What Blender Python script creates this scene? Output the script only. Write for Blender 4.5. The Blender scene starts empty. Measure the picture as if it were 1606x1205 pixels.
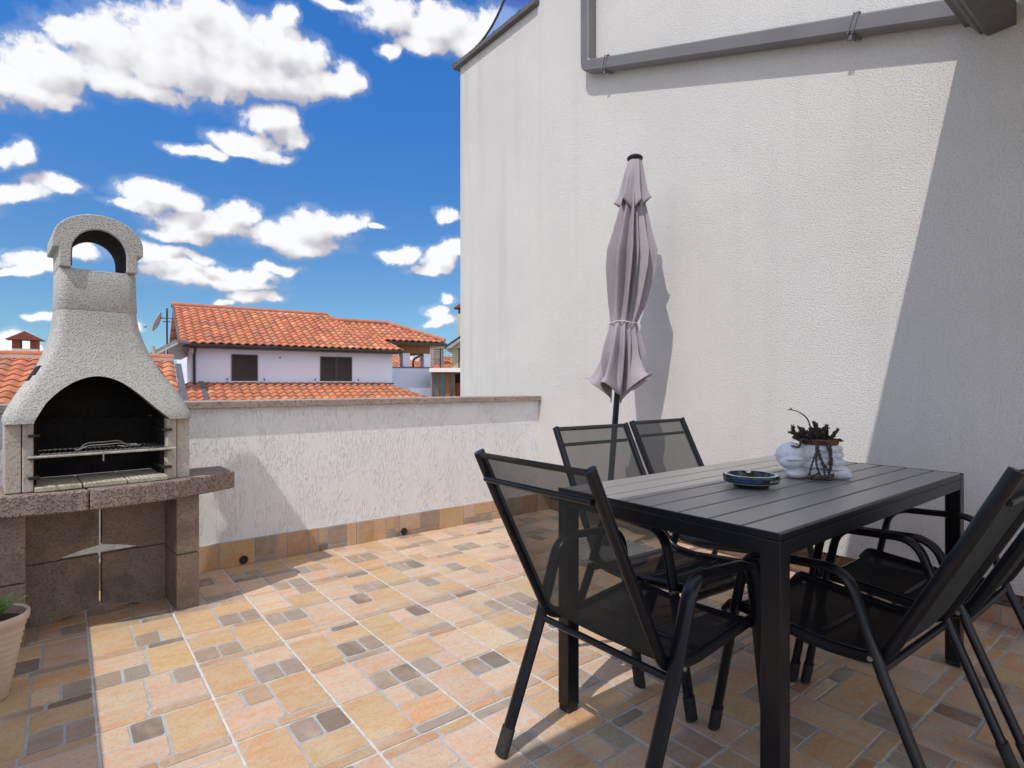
import bpy, bmesh, math, random
from mathutils import Vector, Matrix
R = math.radians
random.seed(7)
SC = bpy.context.scene
COL = SC.collection

# ------------------------------------------------------------------ frame of the place
# world x runs along the low parapet, y runs towards it, z is up; the camera stands at the origin
FX, FY = 0.618, 0.786            # camera forward (in x, y)
def cw(X, Y, Z=None):            # metres right of / in front of the camera -> world
    x, y = FY*X + FX*Y, -FX*X + FY*Y
    return Vector((x, y, 0 if Z is None else Z))

# ------------------------------------------------------------------ mesh building
ORG = {}
class MB:
    def __init__(s): s.v = []; s.f = []; s.m = []; s.c = []
    def add(s, vs, fs, mi=0, col=None):
        o = len(s.v); s.v += [Vector(p) for p in vs]
        for f in fs: s.f.append([i+o for i in f]); s.m.append(mi); s.c.append(col)
        return s
    def box(s, x0, x1, y0, y1, z0, z1, mi=0, col=None):
        vs = [(x0,y0,z0),(x1,y0,z0),(x1,y1,z0),(x0,y1,z0),(x0,y0,z1),(x1,y0,z1),(x1,y1,z1),(x0,y1,z1)]
        return s.add(vs, [(3,2,1,0),(4,5,6,7),(0,1,5,4),(1,2,6,5),(2,3,7,6),(3,0,4,7)], mi, col)
    def obox(s, o, a, b, c, mi=0, col=None):      # box from a corner and three edge vectors
        o, a, b, c = map(Vector, (o,a,b,c))
        vs = [o,o+a,o+a+b,o+b,o+c,o+a+c,o+a+b+c,o+b+c]
        return s.add(vs, [(3,2,1,0),(4,5,6,7),(0,1,5,4),(1,2,6,5),(2,3,7,6),(3,0,4,7)], mi, col)
    def prism(s, poly, axis, a0, a1, mi=0, col=None):
        def p(q, a):
            return {'x':(a,q[0],q[1]), 'y':(q[0],a,q[1]), 'z':(q[0],q[1],a)}[axis]
        n = len(poly)
        vs = [p(q,a0) for q in poly]+[p(q,a1) for q in poly]
        fs = [list(range(n))[::-1], list(range(n,2*n))]+[(i,(i+1)%n,n+(i+1)%n,n+i) for i in range(n)]
        return s.add(vs, fs, mi, col)
    def tube(s, path, w, h=None, side=None, n=10, mi=0, closed=False, caps=True, rect=False):
        path = [Vector(p) for p in path]; h = w if h is None else h
        N = len(path)
        ws = w if isinstance(w,(list,tuple)) else [w]*N
        hs = h if isinstance(h,(list,tuple)) else [h]*N
        rings = []; prev = None
        for i,p in enumerate(path):
            if closed: t = path[(i+1)%N]-path[i-1]
            else: t = path[min(i+1,N-1)]-path[max(i-1,0)]
            t.normalize()
            if side is not None: sd = Vector(side)
            elif prev is None: sd = t.cross(Vector((0,0,1))) if abs(t.z)<.9 else t.cross(Vector((1,0,0)))
            else: sd = prev
            sd = (sd - t*sd.dot(t)).normalized(); prev = sd
            nn = t.cross(sd)
            # widen on sharp corners
            k = 1.0
            if 0<i<N-1 and not closed:
                a=(path[i]-path[i-1]).normalized(); b=(path[i+1]-path[i]).normalized()
                k = 1/max(.5,math.cos(a.angle(b,0)/2))
            ring=[]
            if rect:
                e = .22
                prof = [(-1,-1+e),(-1+e,-1),(1-e,-1),(1,-1+e),(1,1-e),(1-e,1),(-1+e,1),(-1,1-e)]
            else:
                prof = [(math.cos(2*math.pi*j/n),math.sin(2*math.pi*j/n)) for j in range(n)]
            for a,b in prof: ring.append(p+sd*(a*ws[i]/2)+nn*(b*hs[i]/2*k))
            rings.append(ring)
        m=len(rings[0]); vs=[q for r in rings for q in r]; fs=[]
        for i in range(N if closed else N-1):
            for j in range(m):
                a=i*m+j; b=i*m+(j+1)%m; c=((i+1)%N)*m+(j+1)%m; d=((i+1)%N)*m+j
                fs.append((a,d,c,b))
        if caps and not closed:
            fs.append(list(range(m))); fs.append(list(range((N-1)*m,N*m))[::-1])
        return s.add(vs, fs, mi)
    def lathe(s, prof, c=(0,0,0), n=28, mi=0, fn=None, cap0=True, cap1=True):
        c=Vector(c); vs=[]; fs=[]; k=len(prof)
        for i,(r,z) in enumerate(prof):
            for j in range(n):
                th=2*math.pi*j/n
                rr,zz=(r,z) if fn is None else fn(r,z,th,i)
                vs.append(c+Vector((rr*math.cos(th),rr*math.sin(th),zz)))
        for i in range(k-1):
            for j in range(n): fs.append((i*n+j,i*n+(j+1)%n,(i+1)*n+(j+1)%n,(i+1)*n+j))
        if cap0: fs.append(list(range(n))[::-1])
        if cap1: fs.append(list(range((k-1)*n,k*n)))
        return s.add(vs, fs, mi)
    def ell(s, c, r, n=16, m=10, mi=0, rot=None):
        c=Vector(c); vs=[]; fs=[]
        r = (r,r,r) if not isinstance(r,(tuple,list)) else r
        for i in range(m+1):
            ph=math.pi*i/m
            for j in range(n):
                th=2*math.pi*j/n
                p=Vector((r[0]*math.sin(ph)*math.cos(th), r[1]*math.sin(ph)*math.sin(th), r[2]*math.cos(ph)))
                if rot is not None: p=rot@p
                vs.append(c+p)
        for i in range(m):
            for j in range(n): fs.append((i*n+j,(i+1)*n+j,(i+1)*n+(j+1)%n,i*n+(j+1)%n))
        return s.add(vs, fs, mi)
    def mesh(s, name, mats, off=Vector((0,0,0)), smooth=None):
        me=bpy.data.meshes.new(name)
        me.from_pydata([tuple(p-off) for p in s.v],[],s.f)
        for m in (mats if isinstance(mats,(list,tuple)) else [mats]): me.materials.append(m)
        me.polygons.foreach_set('material_index', s.m)
        if any(c is not None for c in s.c):
            at=me.color_attributes.new('Col','FLOAT_COLOR','CORNER')
            data=[]
            for f,c in zip(s.f,s.c):
                c=c or (1,1,1)
                data += [c[0],c[1],c[2],1.0]*len(f)
            at.data.foreach_set('color', data)
        me.update()
        if smooth is not None:
            me.polygons.foreach_set('use_smooth',[True]*len(s.f))
            me.set_sharp_from_angle(angle=R(smooth))
        return me
    def build(s, name, mats, parent=None, smooth=None, bevel=0, origin=None, seg=2, solid=0):
        off = ORG.get(parent.name, Vector((0,0,0))) if parent else (Vector(origin) if origin is not None else Vector((0,0,0)))
        me=s.mesh(name, mats, off, smooth)
        o=bpy.data.objects.new(name, me); COL.objects.link(o)
        if parent: o.parent=parent
        else: o.location=off
        ORG[o.name]=off
        if solid:
            m=o.modifiers.new('solid','SOLIDIFY'); m.thickness=solid; m.offset=0
        if bevel:
            m=o.modifiers.new('bevel','BEVEL'); m.width=bevel; m.segments=seg; m.limit_method='ANGLE'; m.angle_limit=R(40)
        return o
def tag(o, label=None, cat=None, group=None, kind=None):
    if label: o['label']=label
    if cat: o['category']=cat
    if group: o['group']=group
    if kind: o['kind']=kind
    return o
def thing(name, loc, label, cat, group=None, rz=0, local=False):
    o=bpy.data.objects.new(name,None); COL.objects.link(o)
    o.empty_display_size=.1; o.location=loc; o.rotation_euler=(0,0,rz)
    ORG[o.name]=Vector((0,0,0)) if local else Vector(loc)
    return tag(o,label,cat,group)
def copy_tree(o, parent=None):
    c=o.copy(); COL.objects.link(c); c.parent=parent
    for ch in list(o.children): copy_tree(ch,c)
    return c
def fillet(pts, rads, n=6):
    pts=[Vector(p) for p in pts]; out=[pts[0]]
    for i in range(1,len(pts)-1):
        r=rads[i-1]
        a=(pts[i-1]-pts[i]).normalized(); b=(pts[i+1]-pts[i]).normalized()
        ang=a.angle(b)
        if r<=0 or ang>3.1: out.append(pts[i]); continue
        d=r/math.tan(ang/2); p0=pts[i]+a*d; p1=pts[i]+b*d
        for k in range(n+1):
            t=k/n
            out.append(p0*(1-t)**2+pts[i]*2*t*(1-t)+p1*t**2)
    out.append(pts[-1]); return out
def spline(pts, n=8):
    pts=[Vector(p) for p in pts]; P=[pts[0]*2-pts[1]]+pts+[pts[-1]*2-pts[-2]]; out=[]
    for i in range(1,len(P)-2):
        for k in range(n):
            t=k/n; a,b,c,d=P[i-1],P[i],P[i+1],P[i+2]
            out.append(.5*((2*b)+(c-a)*t+(2*a-5*b+4*c-d)*t*t+(3*b-a-3*c+d)*t**3))
    out.append(pts[-1]); return out

# ------------------------------------------------------------------ materials
class NT:
    def __init__(s, tree): s.t=tree; s.n=tree.nodes; s.l=tree.links
    def node(s, typ, **kw):
        n=s.n.new(typ)
        for k,v in kw.items(): setattr(n,k,v)
        return n
    def link(s,a,b): s.l.new(a,b)
    def set(s, sock, v):
        if hasattr(v,'links') or isinstance(v,bpy.types.NodeSocket): s.l.new(v,sock)
        else: sock.default_value=v
    def math(s, op, a, b=0.0, c=None, clamp=False):
        n=s.node('ShaderNodeMath', operation=op, use_clamp=clamp)
        s.set(n.inputs[0],a); s.set(n.inputs[1],b)
        if c is not None: s.set(n.inputs[2],c)
        return n.outputs[0]
    def vmath(s, op, a, b=None, c=None):
        n=s.node('ShaderNodeVectorMath', operation=op)
        s.set(n.inputs[0],a)
        if b is not None: s.set(n.inputs[1],b)
        if c is not None: s.set(n.inputs[2],c)
        return n
    def mix(s, f, a, b, blend='MIX'):
        n=s.node('ShaderNodeMix', data_type='RGBA', blend_type=blend)
        n.clamp_factor=True
        s.set(n.inputs[0],f)
        for sock,v in ((n.inputs[6],a),(n.inputs[7],b)):
            s.set(sock, (*v,1) if isinstance(v,tuple) and len(v)==3 else v)
        return n.outputs[2]
    def noise(s, vec, scale, detail=4, rough=.5, dist=0):
        n=s.node('ShaderNodeTexNoise'); s.set(n.inputs['Vector'],vec)
        n.inputs['Scale'].default_value=scale; n.inputs['Detail'].default_value=detail
        n.inputs['Roughness'].default_value=rough; n.inputs['Distortion'].default_value=dist
        return n.outputs[0]
    def ramp(s, f, a, b):
        n=s.node('ShaderNodeMapRange'); n.interpolation_type='SMOOTHSTEP'
        s.set(n.inputs[0],f); n.inputs[1].default_value=a; n.inputs[2].default_value=b
        return n.outputs[0]
    def scaled(s, vec, v):
        return s.vmath('MULTIPLY', vec, v).outputs[0]
def newmat(name):
    m=bpy.data.materials.new(name); m.use_nodes=True
    t=NT(m.node_tree); b=t.n['Principled BSDF']
    co=t.node('ShaderNodeTexCoord').outputs['Object']
    return m,t,b,co
def bump(t,b,h,strength,dist,prev=None):
    n=t.node('ShaderNodeBump'); n.inputs['Strength'].default_value=strength; n.inputs['Distance'].default_value=dist
    t.link(h,n.inputs['Height'])
    if prev is not None: t.link(prev,n.inputs['Normal'])
    t.link(n.outputs[0],b.inputs['Normal']); return n.outputs[0]
def mat(name, col, rough=.6, col2=None, ns=8, bs=None, bstr=.3, bdist=.003, metal=0, spec=.5, det=5, stretch=None, attr=False):
    m,t,b,co=newmat(name)
    b.inputs['Roughness'].default_value=rough; b.inputs['Metallic'].default_value=metal
    b.inputs['Specular IOR Level'].default_value=spec
    v=t.scaled(co,stretch) if stretch else co
    if attr:
        a=t.node('ShaderNodeAttribute'); a.attribute_name='Col'; base=a.outputs['Color']
        c2=t.mix(t.ramp(t.noise(v,ns,det),.3,.7),(.82,.8,.78),(1.15,1.15,1.15))
        c=t.mix(1.0,base,c2,'MULTIPLY'); c=t.mix(1.0,c,(*col,),'MULTIPLY')
        t.link(c,b.inputs['Base Color'])
    else:
        c2=col2 or tuple(x*.85 for x in col)
        t.link(t.mix(t.ramp(t.noise(v,ns,det),.3,.7),col,c2),b.inputs['Base Color'])
    if bs: bump(t,b,t.noise(v,bs,4,.6),bstr,bdist)
    return m

def m_plaster():
    m,t,b,co=newmat('rough_cream_plaster'); b.inputs['Roughness'].default_value=.9; b.inputs['Specular IOR Level'].default_value=.2
    g=t.noise(co,135,2,.6); g2=t.noise(co,260,2,.6)
    speck=t.ramp(g,.28,.56)
    big=t.noise(co,1.3,4,.6)
    c=t.mix(t.ramp(big,.3,.7),(.66,.64,.625),(.625,.607,.595))
    # rain streaks: long vertical stains, strongest on the far weathered end
    st=t.noise(t.scaled(co,(1,4.5,.22)),1.6,4,.55)
    sx=t.node('ShaderNodeSeparateXYZ'); t.link(co,sx.inputs[0])
    far=t.math('ADD',t.math('MULTIPLY',t.ramp(sx.outputs[1],2.4,4.4),.8),.2)
    patch=t.ramp(t.noise(t.scaled(co,(1,.9,1.4)),1.1,5,.6,.4),.42,.66)
    low=t.math('MULTIPLY',t.ramp(sx.outputs[2],.75,.19),t.ramp(t.noise(co,6,4),.35,.65))
    c=t.mix(t.math('MULTIPLY',patch,.35),c,(.56,.54,.53)); c=t.mix(t.math('MULTIPLY',low,.3),c,(.42,.38,.34))
    c=t.mix(t.math('MULTIPLY',t.math('MULTIPLY',t.ramp(st,.47,.70),far),.55),c,(.45,.43,.42))
    c=t.mix(t.math('MULTIPLY',t.math('SUBTRACT',1,speck),.42),c,(.40,.388,.38))
    c=t.mix(t.math('MULTIPLY',t.ramp(g2,.5,.66),.5),c,(.74,.725,.715))
    t.link(c,b.inputs['Base Color'])
    h=t.math('ADD',speck,t.math('MULTIPLY',g2,.5))
    bump(t,b,h,.6,.0045); return m
def m_scratch():
    m,t,b,co=newmat('white_scratch_plaster'); b.inputs['Roughness'].default_value=.85; b.inputs['Specular IOR Level'].default_value=.2
    w=t.noise(co,6,2); 
    v=t.scaled(co,(80,80,20)); v=t.vmath('ADD',v,t.vmath('SCALE',t.node('ShaderNodeTexCoord').outputs['Object']).outputs[0]).outputs[0]
    g=t.noise(v,1.0,3,.55,.6)
    worm=t.ramp(g,.40,.50)
    area=t.ramp(t.noise(t.scaled(co,(9,9,4)),1.0,3),.34,.60)
    hgt=t.math('MULTIPLY',t.math('SUBTRACT',1,worm),t.math('ADD',t.math('MULTIPLY',area,.85),.10))
    f=t.noise(co,120,2)
    h=t.math('SUBTRACT',t.math('MULTIPLY',f,.06),hgt)
    c=t.mix(t.ramp(t.noise(co,2.2,4),.3,.7),(.87,.885,.91),(.84,.855,.88))
    c=t.mix(t.math('MULTIPLY',hgt,.12),c,(.6,.6,.62))
    t.link(c,b.inputs['Base Color'])
    bump(t,b,h,.7,.006); return m
def m_concrete(name,c1,c2,speck=(.10,.09,.08),sa=.5,scale=75,bstr=.8,bd=.006,dirt=0,dcol=(.05,.05,.045)):
    m,t,b,co=newmat(name); b.inputs['Roughness'].default_value=.92; b.inputs['Specular IOR Level'].default_value=.2
    g=t.noise(co,scale,2,.5); g2=t.noise(co,scale*2.6,2,.6)
    pit=t.ramp(g,.30,.52)
    c=t.mix(t.ramp(t.noise(co,5,5,.6),.3,.7),c1,c2)
    c=t.mix(t.math('MULTIPLY',t.ramp(g2,.45,.6),.20),c,tuple(min(1,x*1.5) for x in c1))
    c=t.mix(t.math('MULTIPLY',t.math('SUBTRACT',1,pit),sa),c,speck)
    if dirt:
        c=t.mix(t.math('MULTIPLY',t.ramp(t.noise(co,7,6,.65),.46,.66),dirt),c,dcol)
    t.link(c,b.inputs['Base Color'])
    bump(t,b,t.math('ADD',pit,t.math('MULTIPLY',g2,.4)),bstr,bd); return m
def m_tile():
    m,t,b,co=newmat('sandstone_tile'); b.inputs['Specular IOR Level'].default_value=.4
    a=t.node('ShaderNodeAttribute'); a.attribute_name='Col'
    s1=t.noise(t.scaled(co,(5,17,9)),1.0,6,.62,.8)
    s2=t.noise(co,160,3,.6); s3=t.noise(t.scaled(co,(9,4,4)),1.0,3,.5,.5)
    c=t.mix(t.math('MULTIPLY',t.ramp(s1,.40,.68),.75),a.outputs['Color'],t.mix(1.0,a.outputs['Color'],(1.05,.74,.52),'MULTIPLY'))
    c=t.mix(t.math('MULTIPLY',t.ramp(s3,.48,.72),.4),c,(.62,.49,.36))
    s4=t.noise(co,42,5,.65)
    c=t.mix(t.math('MULTIPLY',t.ramp(s4,.45,.72),.30),c,t.mix(1.0,a.outputs['Color'],(.62,.56,.52),'MULTIPLY'))
    s5=t.noise(co,1.7,4)
    c=t.mix(t.math('MULTIPLY',t.ramp(s5,.5,.7),.15),c,(.30,.25,.21))
    c=t.mix(t.math('MULTIPLY',t.ramp(s2,.5,.68),.28),c,(.17,.12,.09))
    t.link(c,b.inputs['Base Color'])
    t.link(t.math('ADD',t.math('MULTIPLY',s2,.3),.36),b.inputs['Roughness'])
    bump(t,b,t.math('ADD',t.math('MULTIPLY',s2,.5),s1),.4,.0022); return m
def m_sling(name,col,tr):
    m,t,b,co=newmat(name); b.inputs['Roughness'].default_value=.9; b.inputs['Specular IOR Level'].default_value=.06
    wv=t.noise(t.scaled(co,(260,40,40)),1.0,2)
    t.link(t.mix(wv,col,tuple(x*1.7 for x in col)),b.inputs['Base Color'])
    tp=t.node('ShaderNodeBsdfTransparent'); mx=t.node('ShaderNodeMixShader')
    f=t.math('ADD',tr-.06,t.math('MULTIPLY',t.noise(t.scaled(co,(420,420,420)),1.0,1),.12))
    lw=t.node('ShaderNodeLayerWeight'); lw.inputs[0].default_value=.5
    f=t.math('MULTIPLY',f,t.math('SUBTRACT',1,t.ramp(lw.outputs['Facing'],.35,.95)))
    t.set(mx.inputs[0],f); t.link(b.outputs[0],mx.inputs[1]); t.link(tp.outputs[0],mx.inputs[2])
    t.link(mx.outputs[0],t.n['Material Output'].inputs[0]); return m
def m_glass(name,tint,refl=.12,rough=.02):
    m,t,b,co=newmat(name)
    tp=t.node('ShaderNodeBsdfTransparent'); tp.inputs[0].default_value=(*tint,1)
    gl=t.node('ShaderNodeBsdfGlossy'); gl.inputs['Roughness'].default_value=rough
    mx=t.node('ShaderNodeMixShader'); mx.inputs[0].default_value=refl
    t.link(tp.outputs[0],mx.inputs[1]); t.link(gl.outputs[0],mx.inputs[2])
    t.link(mx.outputs[0],t.n['Material Output'].inputs[0]); return m
def m_slat():
    m,t,b,co=newmat('dark_composite_slat'); b.inputs['Specular IOR Level'].default_value=.85
    g=t.noise(t.scaled(co,(3,60,60)),1.0,5,.6); s=t.noise(co,300,2)
    t.link(t.mix(g,(.215,.206,.203),(.28,.268,.262)),b.inputs['Base Color'])
    t.link(t.math('ADD',t.math('MULTIPLY',g,.16),.30),b.inputs['Roughness'])
    bump(t,b,t.math('ADD',g,t.math('MULTIPLY',s,.5)),.18,.0012); return m

M={}
M['plaster']=m_plaster(); M['scratch']=m_scratch(); M['tile']=m_tile()
M['grout']=mat('pale_grout',(.68,.67,.655),.9,(.50,.49,.475),30,200,.2,.001)
M['inner_grout']=mat('grey_printed_grout',(.44,.44,.45),.8,(.36,.36,.365),18,150,.2,.001)
M['coping']=m_concrete('granite_coping',(.40,.33,.29),(.30,.25,.22),(.07,.06,.055),.55,60,.3,.003)
M['mosaic']=m_concrete('pebble_mosaic_render',(.16,.12,.095),(.24,.19,.15),(.03,.024,.02),.7,70,.9,.006)
M['hood']=m_concrete('grey_washed_concrete',(.50,.488,.465),(.45,.438,.415),(.25,.24,.225),.24,150,.75,.0045,.18,(.30,.285,.26))
M['fire_block']=m_concrete('pale_firebox_concrete',(.55,.50,.44),(.47,.42,.37),(.24,.21,.18),.35,80,.4,.003)
M['slab']=m_concrete('pinkish_aggregate_concrete',(.36,.285,.25),(.27,.22,.19),(.12,.095,.08),.45,110,1.0,.007,.15,(.16,.13,.09))
M['block']=m_concrete('brown_concrete_block',(.33,.26,.215),(.25,.198,.163),(.11,.088,.072),.45,110,.6,.004,.5,(.11,.10,.085))
M['soot']=m_concrete('sooty_fireclay',(.012,.011,.011),(.024,.022,.021),(.006,.006,.006),.4,60,.3,.003)
M['rim']=m_concrete('smoke_stained_concrete',(.24,.215,.175),(.12,.105,.09),(.05,.045,.04),.5,120,.8,.004)
M['fireclay']=m_concrete('pale_fireclay',(.62,.57,.45),(.50,.45,.35),(.2,.18,.13),.4,60,.3,.003,.3,(.25,.2,.1))
M['black']=mat('black_powder_coat',(.005,.006,.010),.30,(.007,.009,.014),9,400,.08,.0006,spec=.36)
M['blackrub']=mat('worn_black_rubber',(.012,.012,.012),.8,(.03,.03,.03),60,120,.4,.002)
M['sling']=m_sling('black_mesh_fabric',(.034,.037,.038),.27); M['seatsling']=m_sling('black_seat_mesh_fabric',(.016,.016,.019),.08)
M['hem']=mat('black_fabric_hem',(.016,.016,.017),.8,(.026,.026,.027),300,500,.2,.0005)
M['slat']=m_slat()
M['steel']=mat('galvanised_wire',(.62,.62,.60),.32,(.45,.44,.42),40,metal=.85)
M['iron']=mat('black_iron',(.012,.012,.012),.55,(.03,.025,.02),40,200,.2,.001)
M['zinc']=mat('grey_painted_metal',(.155,.150,.155),.38,(.135,.13,.137),4,250,.06,.0005)
M['zinc_dark']=mat('dark_grey_metal',(.085,.080,.078),.45,(.11,.105,.10),14,120,.2,.001)
M['ceiling']=mat('white_soffit_paint',(.72,.71,.70),.85,(.68,.67,.66),6,150,.2,.002)
M['canvas']=mat('mauve_grey_canvas',(.37,.335,.365),.82,(.335,.30,.328),5,420,.25,.0008,spec=.15)
_m=M['canvas']; _t=NT(_m.node_tree); _b=_t.n['Principled BSDF']; _co=_t.node('ShaderNodeTexCoord').outputs['Object']
_pre=_b.inputs['Normal'].links[0].from_socket
bump(_t,_b,_t.noise(_t.scaled(_co,(34,34,4.5)),1.0,4,.6,1.2),.55,.010,_pre)
M['strap']=mat('pale_cord',(.62,.58,.56),.8)
M['basecon']=m_concrete('parasol_base_concrete',(.33,.32,.31),(.27,.26,.25))
M['ceramic']=mat('white_glazed_ceramic',(.70,.73,.80),.42,(.62,.65,.73),30)
M['terracotta']=mat('terracotta_pot',(.17,.06,.028),.8,(.12,.045,.024),20,150,.2,.001)
M['soil']=mat('dark_soil',(.035,.024,.017),.95,(.07,.05,.035),60,120,.8,.006)
M['succ']=mat('dark_succulent_skin',(.040,.030,.022),.7,(.075,.052,.04),120,300,.4,.002)
M['succ_green']=mat('olive_succulent_tip',(.034,.030,.017),.7,(.022,.018,.012),90,300,.4,.002)
M['aloe']=mat('green_aloe_leaf',(.10,.22,.06),.45,(.20,.33,.10),40)
M['pot']=mat('pink_beige_plastic',(.63,.50,.43),.5,(.57,.45,.385),9)
M['ashglass']=mat('dark_green_blue_glass',(.010,.018,.016),.12,(.012,.024,.03),25,spec=.5)
M['ashblue']=mat('blue_print',(.015,.05,.14),.35,(.01,.035,.10),60)
M['ashpale']=mat('pale_print',(.62,.66,.66),.35,(.45,.5,.5),60)
M['rooftile']=mat('terracotta_roof_tile',(1,1,1),.85,ns=2.5,attr=True,bs=25,bstr=.2,bdist=.01)
M['ridge_tile']=mat('terracotta_ridge_tile',(.52,.19,.10),.85,(.42,.14,.07),3); M['mortar']=mat('pale_mortar',(.60,.50,.45),.9,(.48,.38,.33),3)
M['hwall']=mat('lavender_white_render',(.78,.82,.985),.9,(.75,.79,.955),.8)
M['hwhite']=mat('white_render',(.82,.81,.80),.9,(.78,.77,.76),.8)
M['hyellow']=mat('pale_yellow_render',(.62,.54,.34),.9,(.58,.50,.31),.8)
M['gutterblack']=mat('black_gutter',(.018,.016,.017),.4,(.03,.027,.027),2)
M['shutter']=mat('dark_brown_shutter',(.050,.038,.030),.55,(.038,.029,.023),3)
M['flash']=mat('grey_lead_flashing',(.115,.118,.135),.5,(.09,.092,.105),2)
M['wood']=mat('orange_varnished_wood',(.36,.135,.035),.5,(.25,.085,.02),3,stretch=(6,6,.6))
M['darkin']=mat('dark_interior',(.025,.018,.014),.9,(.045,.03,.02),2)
M['winglass']=mat('dark_window_glass',(.04,.07,.10),.08,(.10,.15,.18),.9,spec=.8)
M['stone']=m_concrete('stone_chimney',(.30,.28,.25),(.45,.42,.38),(.1,.09,.08),.4,4,.3,.02)
M['brick']=mat('red_brick',(.26,.085,.05),.85,(.19,.06,.04),8)
M['panel']=mat('grey_collector_panel',(.24,.24,.235),.4,(.18,.18,.18),1.5)
M['dish']=mat('light_grey_dish',(.42,.42,.43),.5,(.38,.38,.39),3)
M['ground']=mat('dry_ground',(.36,.33,.28),.95,(.22,.22,.15),.15,1,.3,.05)
M['tglass']=m_glass('tinted_canopy_glass',(.50,.66,.92),.14,.3)

# ------------------------------------------------------------------ world: sky and clouds
SUNV=Vector((-.60,-.20,1)).normalized()
EL=math.asin(SUNV.z); AZ=math.atan2(SUNV.x,SUNV.y)
W=bpy.data.worlds.new('World'); SC.world=W; W.use_nodes=True
def px_dir(px,py):
    X=(px-803)/894; Z=(602.5-py)/894
    d=cw(X,1,Z); return math.atan2(d.x,d.y), math.atan2(d.z,math.hypot(d.x,d.y))
CLOUDS=[ # centre and half size of each puff
 (20,140,70,38),(75,112,85,52),(120,60,62,34),(185,85,110,72),(270,60,105,72),(330,25,92,42),(290,112,150,50),(380,70,100,62),(400,120,110,40),(450,80,70,40),(500,128,62,30),(447,32,26,22),(200,140,120,24),(540,118,30,26),(60,150,90,18),
 (530,4,46,14),(610,28,64,36),(690,42,62,36),(745,62,40,34),(610,78,24,14),(670,70,60,22),
 (432,192,44,28),(380,222,66,24),(300,236,58,13),(455,214,32,22),(400,240,70,12),
 (32,236,28,24),(10,250,26,18),(30,302,64,20),(92,290,40,20),
 (235,304,64,24),(205,322,50,14),(290,322,40,20),(300,350,82,24),(372,336,34,22),(345,355,60,18),(280,368,60,14),
 (440,368,66,28),(505,362,64,32),(555,350,28,20),(470,388,84,18),
 (300,430,84,24),(385,434,66,15),(430,424,44,10),(350,446,100,10),(245,398,60,18),(300,402,30,10),
 (50,408,52,20),(20,424,40,9),(128,392,46,14),(400,466,52,13),(358,474,28,7),
 (630,404,34,14),(690,408,36,24),(712,392,26,20),(675,425,40,8),(704,336,28,12),(597,352,20,5),
 (706,470,20,13),(690,492,30,13),(680,514,26,8),(700,504,30,10),(60,500,28,8),(18,540,40,22),(45,552,24,10),(225,510,22,10),
 (790,60,60,50),(850,330,90,60),(-120,300,120,60),(-150,90,90,40)]
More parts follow.
